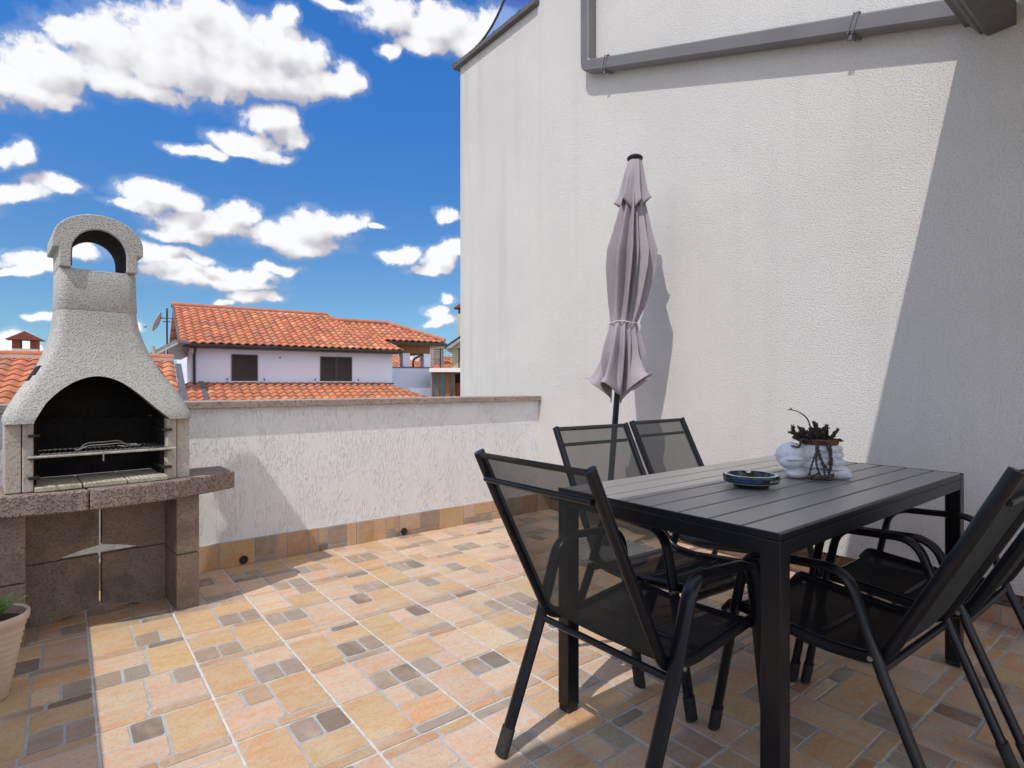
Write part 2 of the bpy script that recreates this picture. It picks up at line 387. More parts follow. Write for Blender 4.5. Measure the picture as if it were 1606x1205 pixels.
def build_world():
    t=NT(W.node_tree); 
    for n in list(t.n): t.n.remove(n)
    out=t.node('ShaderNodeOutputWorld'); bg=t.node('ShaderNodeBackground')
    d=t.vmath('NORMALIZE',t.node('ShaderNodeTexCoord').outputs['Generated']).outputs[0]
    sky=t.node('ShaderNodeTexSky'); sky.sky_type='NISHITA'; sky.sun_disc=False
    sky.sun_elevation=EL; sky.sun_rotation=AZ; sky.altitude=50; sky.air_density=1.0; sky.dust_density=.15; sky.ozone_density=2.5
    # cloud density group, evaluated here and a little towards the zenith for shading
    g=bpy.data.node_groups.new('CloudField','ShaderNodeTree')
    g.interface.new_socket('Dir',in_out='INPUT',socket_type='NodeSocketVector')
    g.interface.new_socket('Density',in_out='OUTPUT',socket_type='NodeSocketFloat'); g.interface.new_socket('Body',in_out='OUTPUT',socket_type='NodeSocketFloat')
    q=NT(g); gi=q.node('NodeGroupInput'); go=q.node('NodeGroupOutput')
    sp=q.node('ShaderNodeSeparateXYZ'); q.link(gi.outputs[0],sp.inputs[0])
    az=q.math('ARCTAN2',sp.outputs[0],sp.outputs[1]); 
    el=q.math('ARCSINE',sp.outputs[2])
    cb=q.node('ShaderNodeCombineXYZ'); q.link(az,cb.inputs[0]); q.link(el,cb.inputs[1])
    wn=q.node('ShaderNodeTexNoise'); q.link(gi.outputs[0],wn.inputs['Vector']); wn.inputs['Scale'].default_value=15; wn.inputs['Detail'].default_value=5
    wv=q.vmath('MULTIPLY',q.vmath('SUBTRACT',wn.outputs['Color'],(.5,.5,.5)).outputs[0],(.085,.05,0)).outputs[0]
    p=q.vmath('ADD',cb.outputs[0],wv).outputs[0]
    acc=None
    for cx,cy,rx,ry in CLOUDS:
        a,e=px_dir(cx,cy); a1,_=px_dir(cx+rx,cy); a0,_=px_dir(cx-rx,cy); _,e1=px_dir(cx,cy-ry); _,e0=px_dir(cx,cy+ry)
        ra=abs(a1-a0)/2; re=abs(e1-e0)/2
        k=q.vmath('MULTIPLY_ADD',p,(1/ra,1/re,0),(-a/ra,-e/re,0)).outputs[0]
        dd=q.vmath('DOT_PRODUCT',k,k).outputs['Value']
        if acc is None: acc=dd
        else:
            n=q.node('ShaderNodeMath',operation='SMOOTH_MIN'); q.link(acc,n.inputs[0]); q.link(dd,n.inputs[1]); n.inputs[2].default_value=.35; acc=n.outputs[0]
    nz=q.noise(gi.outputs[0],34,7,.60,.15)
    dens=q.math('ADD',q.math('SUBTRACT',.92,acc),q.math('MULTIPLY',q.math('SUBTRACT',nz,.5),2.1))
    dens=q.math('MINIMUM',q.math('MAXIMUM',dens,-1.0),1.25)
    ns=q.noise(gi.outputs[0],24,2,.5)
    body=q.math('ADD',q.math('MAXIMUM',q.math('SUBTRACT',.92,acc),-1.0),q.math('MULTIPLY',q.math('SUBTRACT',ns,.5),1.3))
    q.link(body,go.inputs[1]); q.link(dens,go.inputs[0])
    def field(v):
        n=t.node('ShaderNodeGroup'); n.node_tree=g; t.set(n.inputs[0],v); return n.outputs
    F0=field(d); d0=F0[0]
    d1=field(t.vmath('NORMALIZE',t.vmath('ADD',d,(-.012,.006,.026)).outputs[0]).outputs[0])[1]
    mask=t.math('MAXIMUM',t.ramp(d0,-.14,.50),t.math('MULTIPLY',t.ramp(d0,-.75,.1),.16))
    rel=t.math('ADD',t.math('MULTIPLY',t.math('SUBTRACT',F0[1],d1),.62),t.math('MULTIPLY',t.math('SUBTRACT',d0,F0[1]),.13))
    lit=t.math('ADD',.735,rel,clamp=True)
    ccol=t.mix(t.ramp(lit,.30,.98),(.54,.515,.555),(1.0,1.0,1.01))
    # invented bright clouds outside the camera view, added to fill the shade
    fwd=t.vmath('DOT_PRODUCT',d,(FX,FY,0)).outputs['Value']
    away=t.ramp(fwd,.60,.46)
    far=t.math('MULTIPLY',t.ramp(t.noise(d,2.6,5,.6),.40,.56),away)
    ccol=t.mix(far,ccol,(FILLCLOUDLUM,FILLCLOUDLUM*.985,FILLCLOUDLUM*.97))
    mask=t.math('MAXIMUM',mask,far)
    sd=t.node('ShaderNodeSeparateXYZ'); t.link(d,sd.inputs[0])
    tint=t.mix(1.0,sky.outputs[0],t.mix(t.ramp(sd.outputs[2],.10,.55),(.48,.73,.95),(.31,.90,1.52)),'MULTIPLY')
    skyc=t.vmath('SCALE',tint); skyc.inputs['Scale'].default_value=1.0
    cl=t.vmath('SCALE',ccol); cl.inputs['Scale'].default_value=1/SKYSTR
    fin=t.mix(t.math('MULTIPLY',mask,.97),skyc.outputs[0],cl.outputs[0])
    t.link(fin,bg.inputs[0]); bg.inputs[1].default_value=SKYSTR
    t.link(bg.outputs[0],out.inputs[0])
SKYSTR=.12; SKYTINT=(.33,.86,1.28); FILLCLOUDLUM=1.34
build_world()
sun=bpy.data.lights.new('sun','SUN'); sun.energy=3.1; sun.angle=R(.5); sun.color=(1,.955,.88)
so=bpy.data.objects.new('sun',sun); COL.objects.link(so); so.location=(-6,-2,10)
so.rotation_euler=(-SUNV).to_track_quat('-Z','Y').to_euler()

# ------------------------------------------------------------------ camera
cam=bpy.data.cameras.new('camera'); cam.sensor_width=36; cam.lens=894/1606*36; cam.clip_end=3000; cam.clip_start=.02
co_=bpy.data.objects.new('camera',cam); COL.objects.link(co_); co_.location=(0,0,1.1)
co_.rotation_euler=(R(90),0,-math.atan2(FX,FY)); SC.camera=co_

# ------------------------------------------------------------------ terrace floor
PAL={'ochre':(.565,.415,.25),'orange':(.585,.40,.245),'salmon':(.575,.44,.33),'tan':(.49,.36,.245),
     'grey':(.36,.305,.255),'dark':(.235,.195,.16),'pale':(.61,.475,.36),'brown':(.49,.32,.205)}
def jit(c,a=.07):
    k=1+random.uniform(-a,a)
    return tuple(min(.9,x*k*(1+random.uniform(-.03,.03))) for x in c)
def patch(mb, fr, x0,x1,y0,y1, h0, h1, col, cut=.010, mi=2):
    # raised stone with clipped corners; fr maps (a, b, height) to space
    c=min(cut,(x1-x0)*.2,(y1-y0)*.2); j=lambda:random.uniform(-.0016,.0016)
    o=[(x0+c*.4,y0),(x1-c,y0),(x1,y0+c),(x1,y1-c*.4),(x1-c*.5,y1),(x0+c,y1),(x0,y1-c),(x0,y0+c*.5)]
    o=[(a+j(),b+j()) for a,b in o]
    mx,my=(x0+x1)/2,(y0+y1)/2; e=.0016
    i=[(a-e*(1 if a>mx else -1), b-e*(1 if b>my else -1)) for a,b in o]
    vs=[fr(a,b,h0) for a,b in o]+[fr(a,b,h1) for a,b in i]
    mb.add(vs,[list(range(8,16))]+[(k,(k+1)%8,8+(k+1)%8,8+k) for k in range(8)],mi,col)
TU,TV=.328,.3145; U0,V0=.083,2.209
def tile_pattern(kind):
    A=random.choice
    big=A(['ochre','ochre','pale','pale','salmon']); wide=A(['salmon','orange','pale','salmon','ochre','orange']); 
    g=A(['grey','grey','grey','tan','dark']); sm=A(['orange','salmon','grey','grey']); s1=A(['tan','tan','grey','pale']); s2=A(['brown','orange','tan','orange','dark'])
    if kind==0:
        L=[(0,.47,0,.85,big),(.47,1,.42,.85,wide),(.47,.76,0,.42,g),(.76,1,0,.42,sm),(0,.6,.85,1,s1),(.6,1,.85,1,s2)]
    else:
        L=[(0,.46,.15,1,big),(.46,.73,.60,1,A(['grey','pale'])),(.73,1,.60,1,A(['dark','grey','grey','tan'])),(.46,1,.15,.60,wide),(0,.42,0,.15,s2),(.42,1,0,.15,s1)]
    return L
def make_floor():
    mb=MB(); x0,x1,y0,y1=-.52,3.40,-1.62,3.75
    mb.add([(x0,y0,0),(x1,y0,0),(x1,y1,0),(x0,y1,0)],[(0,1,2,3)],0,(1,1,1))
    i0=math.floor((x0-U0)/TU); i1=math.ceil((x1-U0)/TU); j0=math.floor((y0-V0)/TV); j1=math.ceil((y1-V0)/TV)
    fr=lambda a,b,h:(a,b,h)
    for j in range(j0,j1):
        for i in range(i0,i1):
            a,b=U0+i*TU,V0+j*TV; g=.0042
            ax0,ax1,by0,by1=max(a+g,x0),min(a+TU-g,x1),max(b+g,y0),min(b+TV-g,y1)
            if ax1-ax0<.01 or by1-by0<.01: continue
            mb.add([(ax0,by0,.0012),(ax1,by0,.0012),(ax1,by1,.0012),(ax0,by1,.0012)],[(0,1,2,3)],1,(1,1,1))
            L=tile_pattern(0 if random.random()<.55 else 1)
            rot=(j%2==1); fl=random.random()<.3
            for (p0,p1,q0,q1,c) in L:
                if rot: p0,p1,q0,q1=1-p1,1-p0,1-q1,1-q0
                if fl: p0,p1=1-p1,1-p0
                e0=.0003 if p0==0 else .0044; e1=.0003 if p1==1 else .0044
                f0=.0003 if q0==0 else .0044; f1=.0003 if q1==1 else .0044
                X0,X1=a+g+p0*(TU-2*g)+e0,a+g+p1*(TU-2*g)-e1
                Y0,Y1=b+g+q0*(TV-2*g)+f0,b+g+q1*(TV-2*g)-f1
                X0,X1,Y0,Y1=max(X0,x0),min(X1,x1),max(Y0,y0),min(Y1,y1)
                if X1-X0<.006 or Y1-Y0<.006: continue
                patch(mb,fr,X0,X1,Y0,Y1,.0012,.0030+random.uniform(0,.0005),jit(PAL[c]))
    o=mb.build('floor',[M['grout'],M['inner_grout'],M['tile']])
    tag(o,kind='structure')
make_floor()
def skirting(parent, fr, a0, a1, h, base_mats=True):
    mb=MB(); mb.add([fr(a0,0,0),fr(a1,0,0),fr(a1,h,0),fr(a0,h,0)],[(0,1,2,3)],1,(1,1,1))
    mb.add([fr(a0,h,0),fr(a1,h,0),fr(a1,h,-.012),fr(a0,h,-.012)],[(0,1,2,3)],1,(1,1,1))
    a=a0; tilew=.328; nxt=a0+.11
    while a<a1-.02:
        end=min(nxt,a1)
        # stones inside this tile
        p=a+.003
        while p<end-.02:
            w=random.choice([.06,.09,.12,.16,.21]); q=min(p+w,end-.003)
            if end-.003-q<.035: q=end-.003
            c=random.choice(['orange','tan','orange','ochre','grey','brown','salmon','orange'])
            r=random.random()
            if r<.45:
                s=random.choice([.03,.045,.06])*h/.155
                patch(mb,fr,p,q,.003,s,.0002,.003,jit(PAL[random.choice(['grey','tan','dark'])]),.006)
                patch(mb,fr,p,q,s+.006,h-.002,.0002,.003,jit(PAL[c]),.006)
            else: patch(mb,fr,p,q,.003,h-.002,.0002,.003,jit(PAL[c]),.006)
            p=q+.006
        a=end; nxt=a+tilew
    return mb.build('skirting',[M['grout'],M['inner_grout'],M['tile']],parent)

g=MB(); g.add([(-900,-900,-4),(900,-900,-4),(900,900,-4),(-900,900,-4)],[(0,1,2,3)])
tag(g.build('ground',M['ground']),kind='structure')

# ------------------------------------------------------------------ parapet walls
VP=3.74; HP=.955
t=thing('parapet_wall',(1.4,VP,0),'low white scratch plastered parapet wall with stone coping at the far side of the terrace','low wall')
MB().box(-.70,3.36,VP,VP+.20,0,HP).build('wall_body',M['scratch'],t)
MB().box(-.72,3.236,VP-.036,VP+.236,HP+.001,HP+.043).build('coping',M['coping'],t,bevel=.004)
sk=skirting(t,lambda a,b,h:(a,VP-.010-h,b),-.50,3.36,.155)
for u in (.858,1.935):
    mb=MB(); c=Vector((u,VP-.0155,.034))
    mb.tube([c+Vector((0,-.004,0)),c+Vector((0,.014,0))],.05,.05,side=(1,0,0),n=18)
    mb.build('drain_hole',M['iron'],t,smooth=40)
t=thing('parapet_wall',(-.6,1,0),'low white parapet wall along the left side of the terrace beside the barbecue','low wall')
MB().box(-.74,-.54,-1.6,VP-.002,0,HP).build('wall_body',M['scratch'],t)
MB().box(-.775,-.505,-1.6,VP-.038,HP+.001,HP+.045).build('coping',M['coping'],t,bevel=.004)

# ------------------------------------------------------------------ the house on the right
WU=3.235
H=thing('house',(WU,1,0),'tall house with rough cream plastered wall and grey downpipe beside the dining table','house')
mb=MB()
mb.prism([(-1.6,.19),(4.98,.19),(4.98,4.38),(3.73,4.38),(3.73,6.2),(-1.6,6.2)],'x',WU,9)
mb.build('wall',M['plaster'],H)
MB().box(WU+.02,8.9,4.981,5.012,-4,3.55).build('corner_render',M['plaster'],H)
MB().box(WU+.135,8.9,-1.6,4.94,-4,.189).build('plinth',M['mosaic'],H)
skirting(H,lambda a,b,h:(WU+.128-h,a,b),-1.6,3.735,.09)
# verge trim and curved glass above the lower roof
mb=MB(); mb.box(WU-.05,8.9,3.74,5.06,4.381,4.425)
for k in range(26):
    y=3.8+k*.05+random.uniform(-.02,.02); mb.ell((WU-.03+random.uniform(-.01,.02),y,4.424),(.02,.03,.012),8,5)
mb.build('roof_trim',M['zinc_dark'],H,bevel=.004)
curve=spline([Vector((a,b,0)) for a,b in [(4.62,4.426),(4.50,4.452),(4.386,4.498),(4.28,4.565),(4.185,4.648),(4.08,4.77),(3.96,4.95),(3.85,5.2),(3.742,5.6)]],5)
pl=[(p[0],p[1]) for p in curve]
mb=MB(); mb.prism([(q[0],q[1]) for q in [(3.742,4.426)]+pl],'x',WU-.040,WU-.032)
gp=mb.build('glass_panel',M['tglass'],H)
mb=MB(); mb.tube([(WU-.036,a,b) for a,b in pl],.022,.022,n=8); mb.build('rim',M['gutterblack'],gp,smooth=40)
# downpipe: drops, elbows and slopes down to the gutter
uc=WU-.055
pipe=fillet([(uc,3.10,6.15),(uc,3.10,3.545),(uc,.735,2.775)],[.07],6)
mb=MB(); mb.tube(pipe,.08,.088,side=(1,0,0),rect=True); dp=mb.build('downpipe',M['zinc'],H,smooth=35)
def pt_on(s):   # along the sloping leg
    a,b=Vector((uc,3.06,3.532)),Vector((uc,.735,2.775)); return a+(b-a)*s
for s in (.075,.80):
    c=pt_on(s); dirv=(pt_on(1)-pt_on(0)).normalized(); n=Vector((1,0,0)).cross(dirv).normalized()
    if n.z<0: n=-n
    mb=MB()
    for dd in (-.012,.012):
        q=c+dirv*dd
        loop=[q+Vector((-.0425,0,0))+n*.049,q+Vector((-.0425,0,0))-n*.049,q+Vector((.054,0,0))-n*.049,q+Vector((.054,0,0))+n*.049]
        mb.tube(loop,.007,.007,n=6,closed=True)
    mb.tube([c-n*.046+Vector((-.02,0,0)),c-n*.075+Vector((-.02,0,0))],.022,.022,n=8)
    mb.ell(c+n*.052+Vector((-.02,0,0)),.012,8,6)
    mb.build('bracket',M['zinc'],dp,smooth=40)
# porch roof over the covered end, with its gutter
mb=MB(); mb.box(-.95,WU-.001,-1.1,.585,2.76,2.95); mb.build('roof_slab',M['ceiling'],H)
prof=[(.588,2.75),(.588,2.652),(.684,2.648),(.700,2.668),(.712,2.668),(.748,2.722),(.768,2.725),(.768,2.740),(.742,2.740),(.676,2.664),(.604,2.664),(.604,2.75)]
mb=MB(); mb.prism(prof,'x',-.95,WU-.002); mb.build('gutter',M['zinc_dark'],H,bevel=.002)

# ------------------------------------------------------------------ barbecue
def bool_cut(mb, cutters, name, mats):
    def fixed(b,n):
        me=b.mesh(n,mats); bm=bmesh.new(); bm.from_mesh(me); bmesh.ops.recalc_face_normals(bm,faces=bm.faces); bm.to_mesh(me); bm.free(); return me
    o=bpy.data.objects.new('tmp',fixed(mb,'tmp')); COL.objects.link(o); tmp=[o]
    for c in cutters:
        k=bpy.data.objects.new('cut',fixed(c,'cut')); COL.objects.link(k); tmp.append(k)
        m=o.modifiers.new('b','BOOLEAN'); m.operation='DIFFERENCE'; m.solver='EXACT'; m.object=k
    dg=bpy.context.evaluated_depsgraph_get(); dg.update()
    me=bpy.data.meshes.new_from_object(o.evaluated_get(dg)); me.name=name
    for k in tmp: bpy.data.objects.remove(k)
    return me
def link_mesh(name, me, parent):
    o=bpy.data.objects.new(name,me); COL.objects.link(o); o.parent=parent; ORG[o.name]=ORG[parent.name]; return o
BR=math.atan2(.078,.997)
BQ=thing('barbecue',(.152,3.149,0),'large concrete garden barbecue with arched hood and chimney against the parapet wall','barbecue',rz=BR,local=True)
for sx in (-1,1):
    a,b=sorted((sx*.278,sx*.378)); mb=MB()
    mb.box(a,b,0,.29,.001,.268); mb.box(a,b,-.003 if sx<0 else .002,.29,.272,.553)
    mb.build('leg',M['block'],BQ,bevel=.006)
def block(x0,x1,z0,z1,inner):   # back panel block with a scooped lower corner towards the middle
    n=10; w=.155; hh=.042
    pts=[]
    if inner>0:  # middle lies at x1
        pts=[(x0,z0),(x1-w,z0)]+[(x1-w+w*math.sin(k/n*math.pi/2)**1.3, z0+hh*(1-(1-k/n)**2)) for k in range(1,n+1)]+[(x1,z1),(x0,z1)]
    else:
        pts=[(x0,z1),(x0,z0+hh)]+[(x0+w-w*math.sin((n-k)/n*math.pi/2)**1.3, z0+hh*(1-(k/n)**2)) for k in range(1,n)]+[(x0+w,z0),(x1,z0),(x1,z1)]
    MB().prism(pts,'y',.225,.275).build('back_block',M['block'],BQ,bevel=.003)
cx=.004
for z0,z1 in ((.002,.282),(.286,.553)):
    block(-.277,cx-.006,z0,z1,1); block(cx+.006,.277,z0,z1,-1)
# counter slab with bowed front edge and a crack
def slab_front(x): return -.10+.50*x*x
xc=-.075
jag=[(0,-.10),(.016,-.085),(-.008,-.06),(.014,-.03),(.004,.0)]
def slab_half(lo,hi,side):
    n=26; pts=[]
    xs=[lo+(hi-lo)*k/n for k in range(n+1)]
    for x in xs: pts.append((x,slab_front(x)+random.uniform(-.003,.003)))
    back=.31
    if side<0:
        pts[-1]=(hi,slab_front(hi))
        pts+= [(hi+a*.8,slab_front(hi)+.03*(k+1)) for k,(a,_) in enumerate(jag[1:])]+[(hi,back),(lo,back)]
    else:
        pts[0]=(lo,slab_front(lo))
        pts+=[(hi,back),(lo,back)]+[(lo+a*.8,slab_front(lo)+.03*(k+1)) for k,(a,_) in reversed(list(enumerate(jag[1:])))]
    return pts
mb=MB(); mb.prism(slab_half(-.56,xc-.004,-1),'z',.555,.643); mb.prism(slab_half(xc+.002,.56,1),'z',.556,.645)
mb.build('counter_slab',M['slab'],BQ,bevel=.008,seg=3)
# firebox
for sx,(a,b,c) in ((-1,(-.345,-.292,-.253)),(1,(.335,.280,.237))):
    MB().box(min(a,b),max(a,b),.004,.36,.646,.934).build('cheek_panel',M['fire_block'],BQ,bevel=.004)
    MB().box(min(b-sx*.003,c),max(b-sx*.003,c),-.004,.36,.646,.934).build('cheek_panel',M['fire_block'],BQ,bevel=.004)
for bx in ((-.2525,-.240,.055,.33,.667,.934),(.224,.2365,.055,.33,.667,.934),(-.2395,.2235,.29,.345,.667,.934)):
    MB().box(*bx).build('fire_lining',M['soot'],BQ)
for k in range(3): MB().box(-.250+.1635*k,-.250+.1635*(k+1)-.005,-.030,.285,.646,.666).build('fire_floor',M['fireclay'],BQ,bevel=.003)
for z in (.882,.789,.705):
    for sx,c in ((-1,-.253),(1,.237)):
        MB().box(min(c-sx*-.018,c-sx*.02),max(c-sx*-.018,c-sx*.02),-.022,.25,z-.006,z+.006).build('grill_bracket',M['iron'],BQ,bevel=.002)
LEV=[(.935,-.005,.345,-.050),(.958,-.005,.343,-.049),(.985,-.005,.331,-.042),(1.013,-.005,.318,-.033),(1.05,-.005,.299,-.022),(1.09,-.006,.275,-.009),(1.137,-.008,.247,.006),(1.18,-.010,.222,.019),(1.23,-.013,.198,.033),(1.289,-.015,.177,.045),(1.35,-.018,.160,.053),(1.41,-.020,.152,.058),(1.432,-.020,.150,.059)]
def rring(cx,w,y0,y1,r=.045,n=5):
    pts=[]
    for (ox,oy,a0) in ((cx-w+r,y0+r,180),(cx+w-r,y0+r,270),(cx+w-r,y1-r,0),(cx-w+r,y1-r,90)):
        for k in range(n+1):
            a=R(a0+90*k/n); pts.append((ox+r*math.cos(a),oy+r*math.sin(a)))
    return pts
def loft(levels,y1=.36,r=.045):
    mb=MB(); rings=[]
    for z,cx,w,y0 in levels: rings.append([(x,y,z) for x,y in rring(cx,w,y0,y1,r)])
    m=len(rings[0]); vs=[p for q in rings for p in q]
    fs=[(i*m+j,i*m+(j+1)%m,(i+1)*m+(j+1)%m,(i+1)*m+j) for i in range(len(rings)-1) for j in range(m)]
    fs+=[list(range(m))[::-1],list(range((len(rings)-1)*m,len(rings)*m))]
    return mb.add(vs,fs)
def refine(lv,k=2):
    out=[]
    for a,b in zip(lv,lv[1:]):
        for i in range(k): out.append(tuple(x+(y-x)*i/k for x,y in zip(a,b)))
    return out+[lv[-1]]
arch=[(-.253,.90),(-.253,.942),(-.232,.985),(-.205,1.030),(-.152,1.084),(-.09,1.122),(-.024,1.135),(.045,1.114),(.112,1.062),(.177,.996),(.222,.953),(.237,.938),(.237,.90)]
arch_s=[(p[0],p[1]) for p in spline([Vector((a,b,0)) for a,b in arch[1:-1]],4)]
poly=[arch[0]]+arch_s+[arch[-1]]
big=[(x*1.0+(.012 if x>0 else -.012)*(1 if b>.95 else 0),b+.02*(1 if b>.95 else 0)) for x,b in poly]
big=[(max(-.262,min(.246,x)),z) for x,z in big]
c1=MB().prism(poly[::-1],'y',-.3,.035); c2=MB().prism(big[::-1],'y',.030,.325)
me=bool_cut(loft(refine(LEV)),[c1,c2],'hood',[M['hood'],M['soot'],M['rim']])
for p in me.polygons:
    c=p.center
    if c.y>.0301 and c.y<.3255 and abs(c.x)<.265 and c.z<1.17 and c.z>.9352:
        if not (abs(c.y-.36)<.01): p.material_index=1
    elif -.06<c.y<.0301 and abs(c.x)<.26 and c.z>.936 and abs(p.normal.y)<.06 and c.z<1.14: p.material_index=2
me.polygons.foreach_set('use_smooth',[True]*len(me.polygons)); me.set_sharp_from_angle(angle=R(38))
link_mesh('hood',me,BQ)
mb=loft([(1.4325,-.020,.149,.060),(1.440,-.020,.1515,.0575),(1.53,-.020,.149,.060),(1.61,-.020,.147,.062),(1.617,-.020,.144,.065)],.345,.04)
mb.build('chimney',M['hood'],BQ,smooth=38)
def half(a,b,zc,n,t0=180,t1=0): return [(-.020+a*math.cos(R(t0+(t1-t0)*k/n)),zc+b*math.sin(R(t0+(t1-t0)*k/n))) for k in range(n+1)]
outer=[(-.165,1.6185),(-.165,1.700),(-.188,1.700)]+half(.168,.128,1.740,22)+[(.148,1.700),(.125,1.700),(.125,1.6185)]
inner=[(.083,1.6185)]+half(.103,.114,1.686,18,0,180)+[(-.123,1.6185)]
mb=MB(); mb.prism(outer+inner,'y',.045,.355); mb.build('chimney_cap',M['hood'],BQ,bevel=.005)
# soot inside the cap arch
mb=MB(); ia=half(.1025,.1135,1.686,18,0,180); ib=half(.0985,.1095,1.686,18,0,180)
mb.prism([(.0825,1.63)]+ia+[(-.1225,1.63),(-.1185,1.63)]+ib[::-1]+[(.0785,1.63)],'y',.062,.34); mb.build('soot_lining',M['soot'],BQ)
# grill grate and the wire tongs on it: lifted away on their own
BM=Matrix.Translation((.152,3.149,0))@Matrix.Rotation(BR,4,'Z')
G=thing('grill_grate',BM@Vector((0,.1,.797)),'chrome wire grill grate resting on brackets inside the barbecue','grill grate',rz=BR,local=True)
mb=MB(); mb.tube([(-.275,-.160,0),(.262,-.160,0)],.013,.013); mb.tube([(-.262,-.160,0),(-.240,-.02,0)],.008,.008); mb.tube([(.250,-.160,0),(.228,-.02,0)],.008,.008); mb.tube([(-.225,.14,0),(.21,.14,0)],.006,.006); mb.tube([(-.225,.0,-.005),(.21,.0,-.005)],.006,.006)
mb.build('frame',M['steel'],G,smooth=40)
mb=MB()
for k in range(26): 
    x=-.232+k*.0182; mb.tube([(x,-.166,.005),(x,.145,.005)],.0042,.0042,n=6)
mb.tube([(-.02,-.165,.004),(-.02,-.165,-.035)],.006,.006,n=6)
tag(mb.build('bars',M['steel'],G,smooth=40),kind='stuff')
mb=MB()
for dy,dz in ((0,0),(.022,.010)):
    pts=[(-.11,-.055+dy,.0),(-.095,-.055+dy,.0),(-.065,-.05+dy,.014+dz),(.0,-.045+dy,.016+dz),(.055,-.04+dy,.018+dz),(.085,-.045+dy,.012),(.125,-.055+dy*1.6,.010)]
    mb.tube(spline([BM@(Vector(p)+Vector((0,.1,.8075))) for p in pts],4),.009,.005,n=8)
mb.tube(spline([BM@(Vector(p)+Vector((0,.1,.8105))) for p in [(.05,-.055,.006),(.075,-.058,.0),(.10,-.045,.002),(.135,-.05,.0)]],4),.007,.004,n=8)
o=mb.build('barbecue_tongs',M['steel'],smooth=40,origin=BM@Vector((0,.05,.8)))
tag(o,'bent metal wire tongs lying on the grill grate','tongs')

# ------------------------------------------------------------------ ribbed pot with aloe
PC=Vector((-.208,2.676,.004))
P=thing('plant_pot',PC,'pink beige spiral ribbed plant pot on the tiles by the barbecue leg','plant pot')
prof=[(.052,0),(.056,.004)]+[(.057+.046*k/30,.010+.245*k/30) for k in range(31)]+[(.108,.262),(.113,.268),(.114,.290),(.109,.295),(.102,.290),(.099,.25),(.02,.246)]
MB().lathe(prof,PC,56,fn=lambda r,z,th,i:((r*(1+(.026*math.sin(2*math.pi*z/.022+th*2) if 1<i<33 else 0))),z)).build('pot_body',M['pot'],P,smooth=50)
MB().lathe([(.0985,.262),(.06,.268),(.02,.27)],PC,24).build('soil',M['soil'],P,smooth=60)
A=thing('aloe_plant',PC+Vector((0,0,.25)),'green spiky aloe growing in the ribbed pot','plant')
mb=MB()
for k in range(26):
    a=k*2.4; tilt=.25+.95*(k/26); L=.075+.045*(k/26); b=PC+Vector((.012*math.cos(a),.012*math.sin(a),.270))
    d=Vector((math.cos(a)*math.sin(tilt),math.sin(a)*math.sin(tilt),math.cos(tilt)))
    pts=[b+d*L*s+Vector((0,0,.02*math.sin(s*2.2)*(1-s*.5))) for s in (0,.3,.6,.85,1)]
    mb.tube(pts,[.022,.024,.017,.008,.001],[.008,.008,.006,.004,.001],side=(-math.sin(a),math.cos(a),0),n=8)
mb.build('leaves',M['aloe'],A,smooth=50)

# ------------------------------------------------------------------ dining table
TX0,TX1,TY0,TY1,TZ=1.315,2.765,.660,1.418,.750
T=thing('dining_table',((TX0+TX1)/2,(TY0+TY1)/2,0),'long dark slatted patio dining table with black metal legs','table')
mb=MB(); n=8; wslat=(TY1-TY0-.012)/n
for k in range(n): mb.box(TX0+.004,TX1-.004,TY0+.006+k*wslat+.0042,TY0+.006+(k+1)*wslat-.0042,TZ-.018,TZ)
mb.build('tabletop',M['slat'],T,bevel=.0022)
mb=MB()
mb.box(TX0,TX1,TY0,TY0+.028,TZ-.058,TZ-.0185); mb.box(TX0,TX1,TY1-.028,TY1,TZ-.058,TZ-.0185)
mb.box(TX0,TX0+.028,TY0+.0285,TY1-.0285,TZ-.058,TZ-.0185); mb.box(TX1-.028,TX1,TY0+.0285,TY1-.0285,TZ-.058,TZ-.0185)
mb.box(TX0+.0035,TX1-.0035,TY0-.0005,TY0+.0055,TZ-.018,TZ-.0025); mb.box(TX0+.0035,TX1-.0035,TY1-.0055,TY1+.0005,TZ-.018,TZ-.0025)
mb.box(TX0-.0025,TX0+.003,TY0,TY1,TZ-.018,TZ+.001); mb.box(TX1-.003,TX1+.0025,TY0,TY1,TZ-.018,TZ+.001)
for k in (1,2): x=TX0+(TX1-TX0)*k/3; mb.box(x-.02,x+.02,TY0+.0285,TY1-.0285,TZ-.050,TZ-.0187)
mb.build('frame',M['black'],T,bevel=.0025)
for x in (TX0-.001,TX1-.049):
    for y in (TY0-.001,TY1-.049):
        lg=MB().box(x,x+.050,y,y+.050,.022,TZ-.0188).build('leg',M['black'],T,bevel=.003)
        MB().box(x+.002,x+.048,y+.002,y+.048,.003,.0215).build('foot_pad',M['blackrub'],lg,bevel=.003)

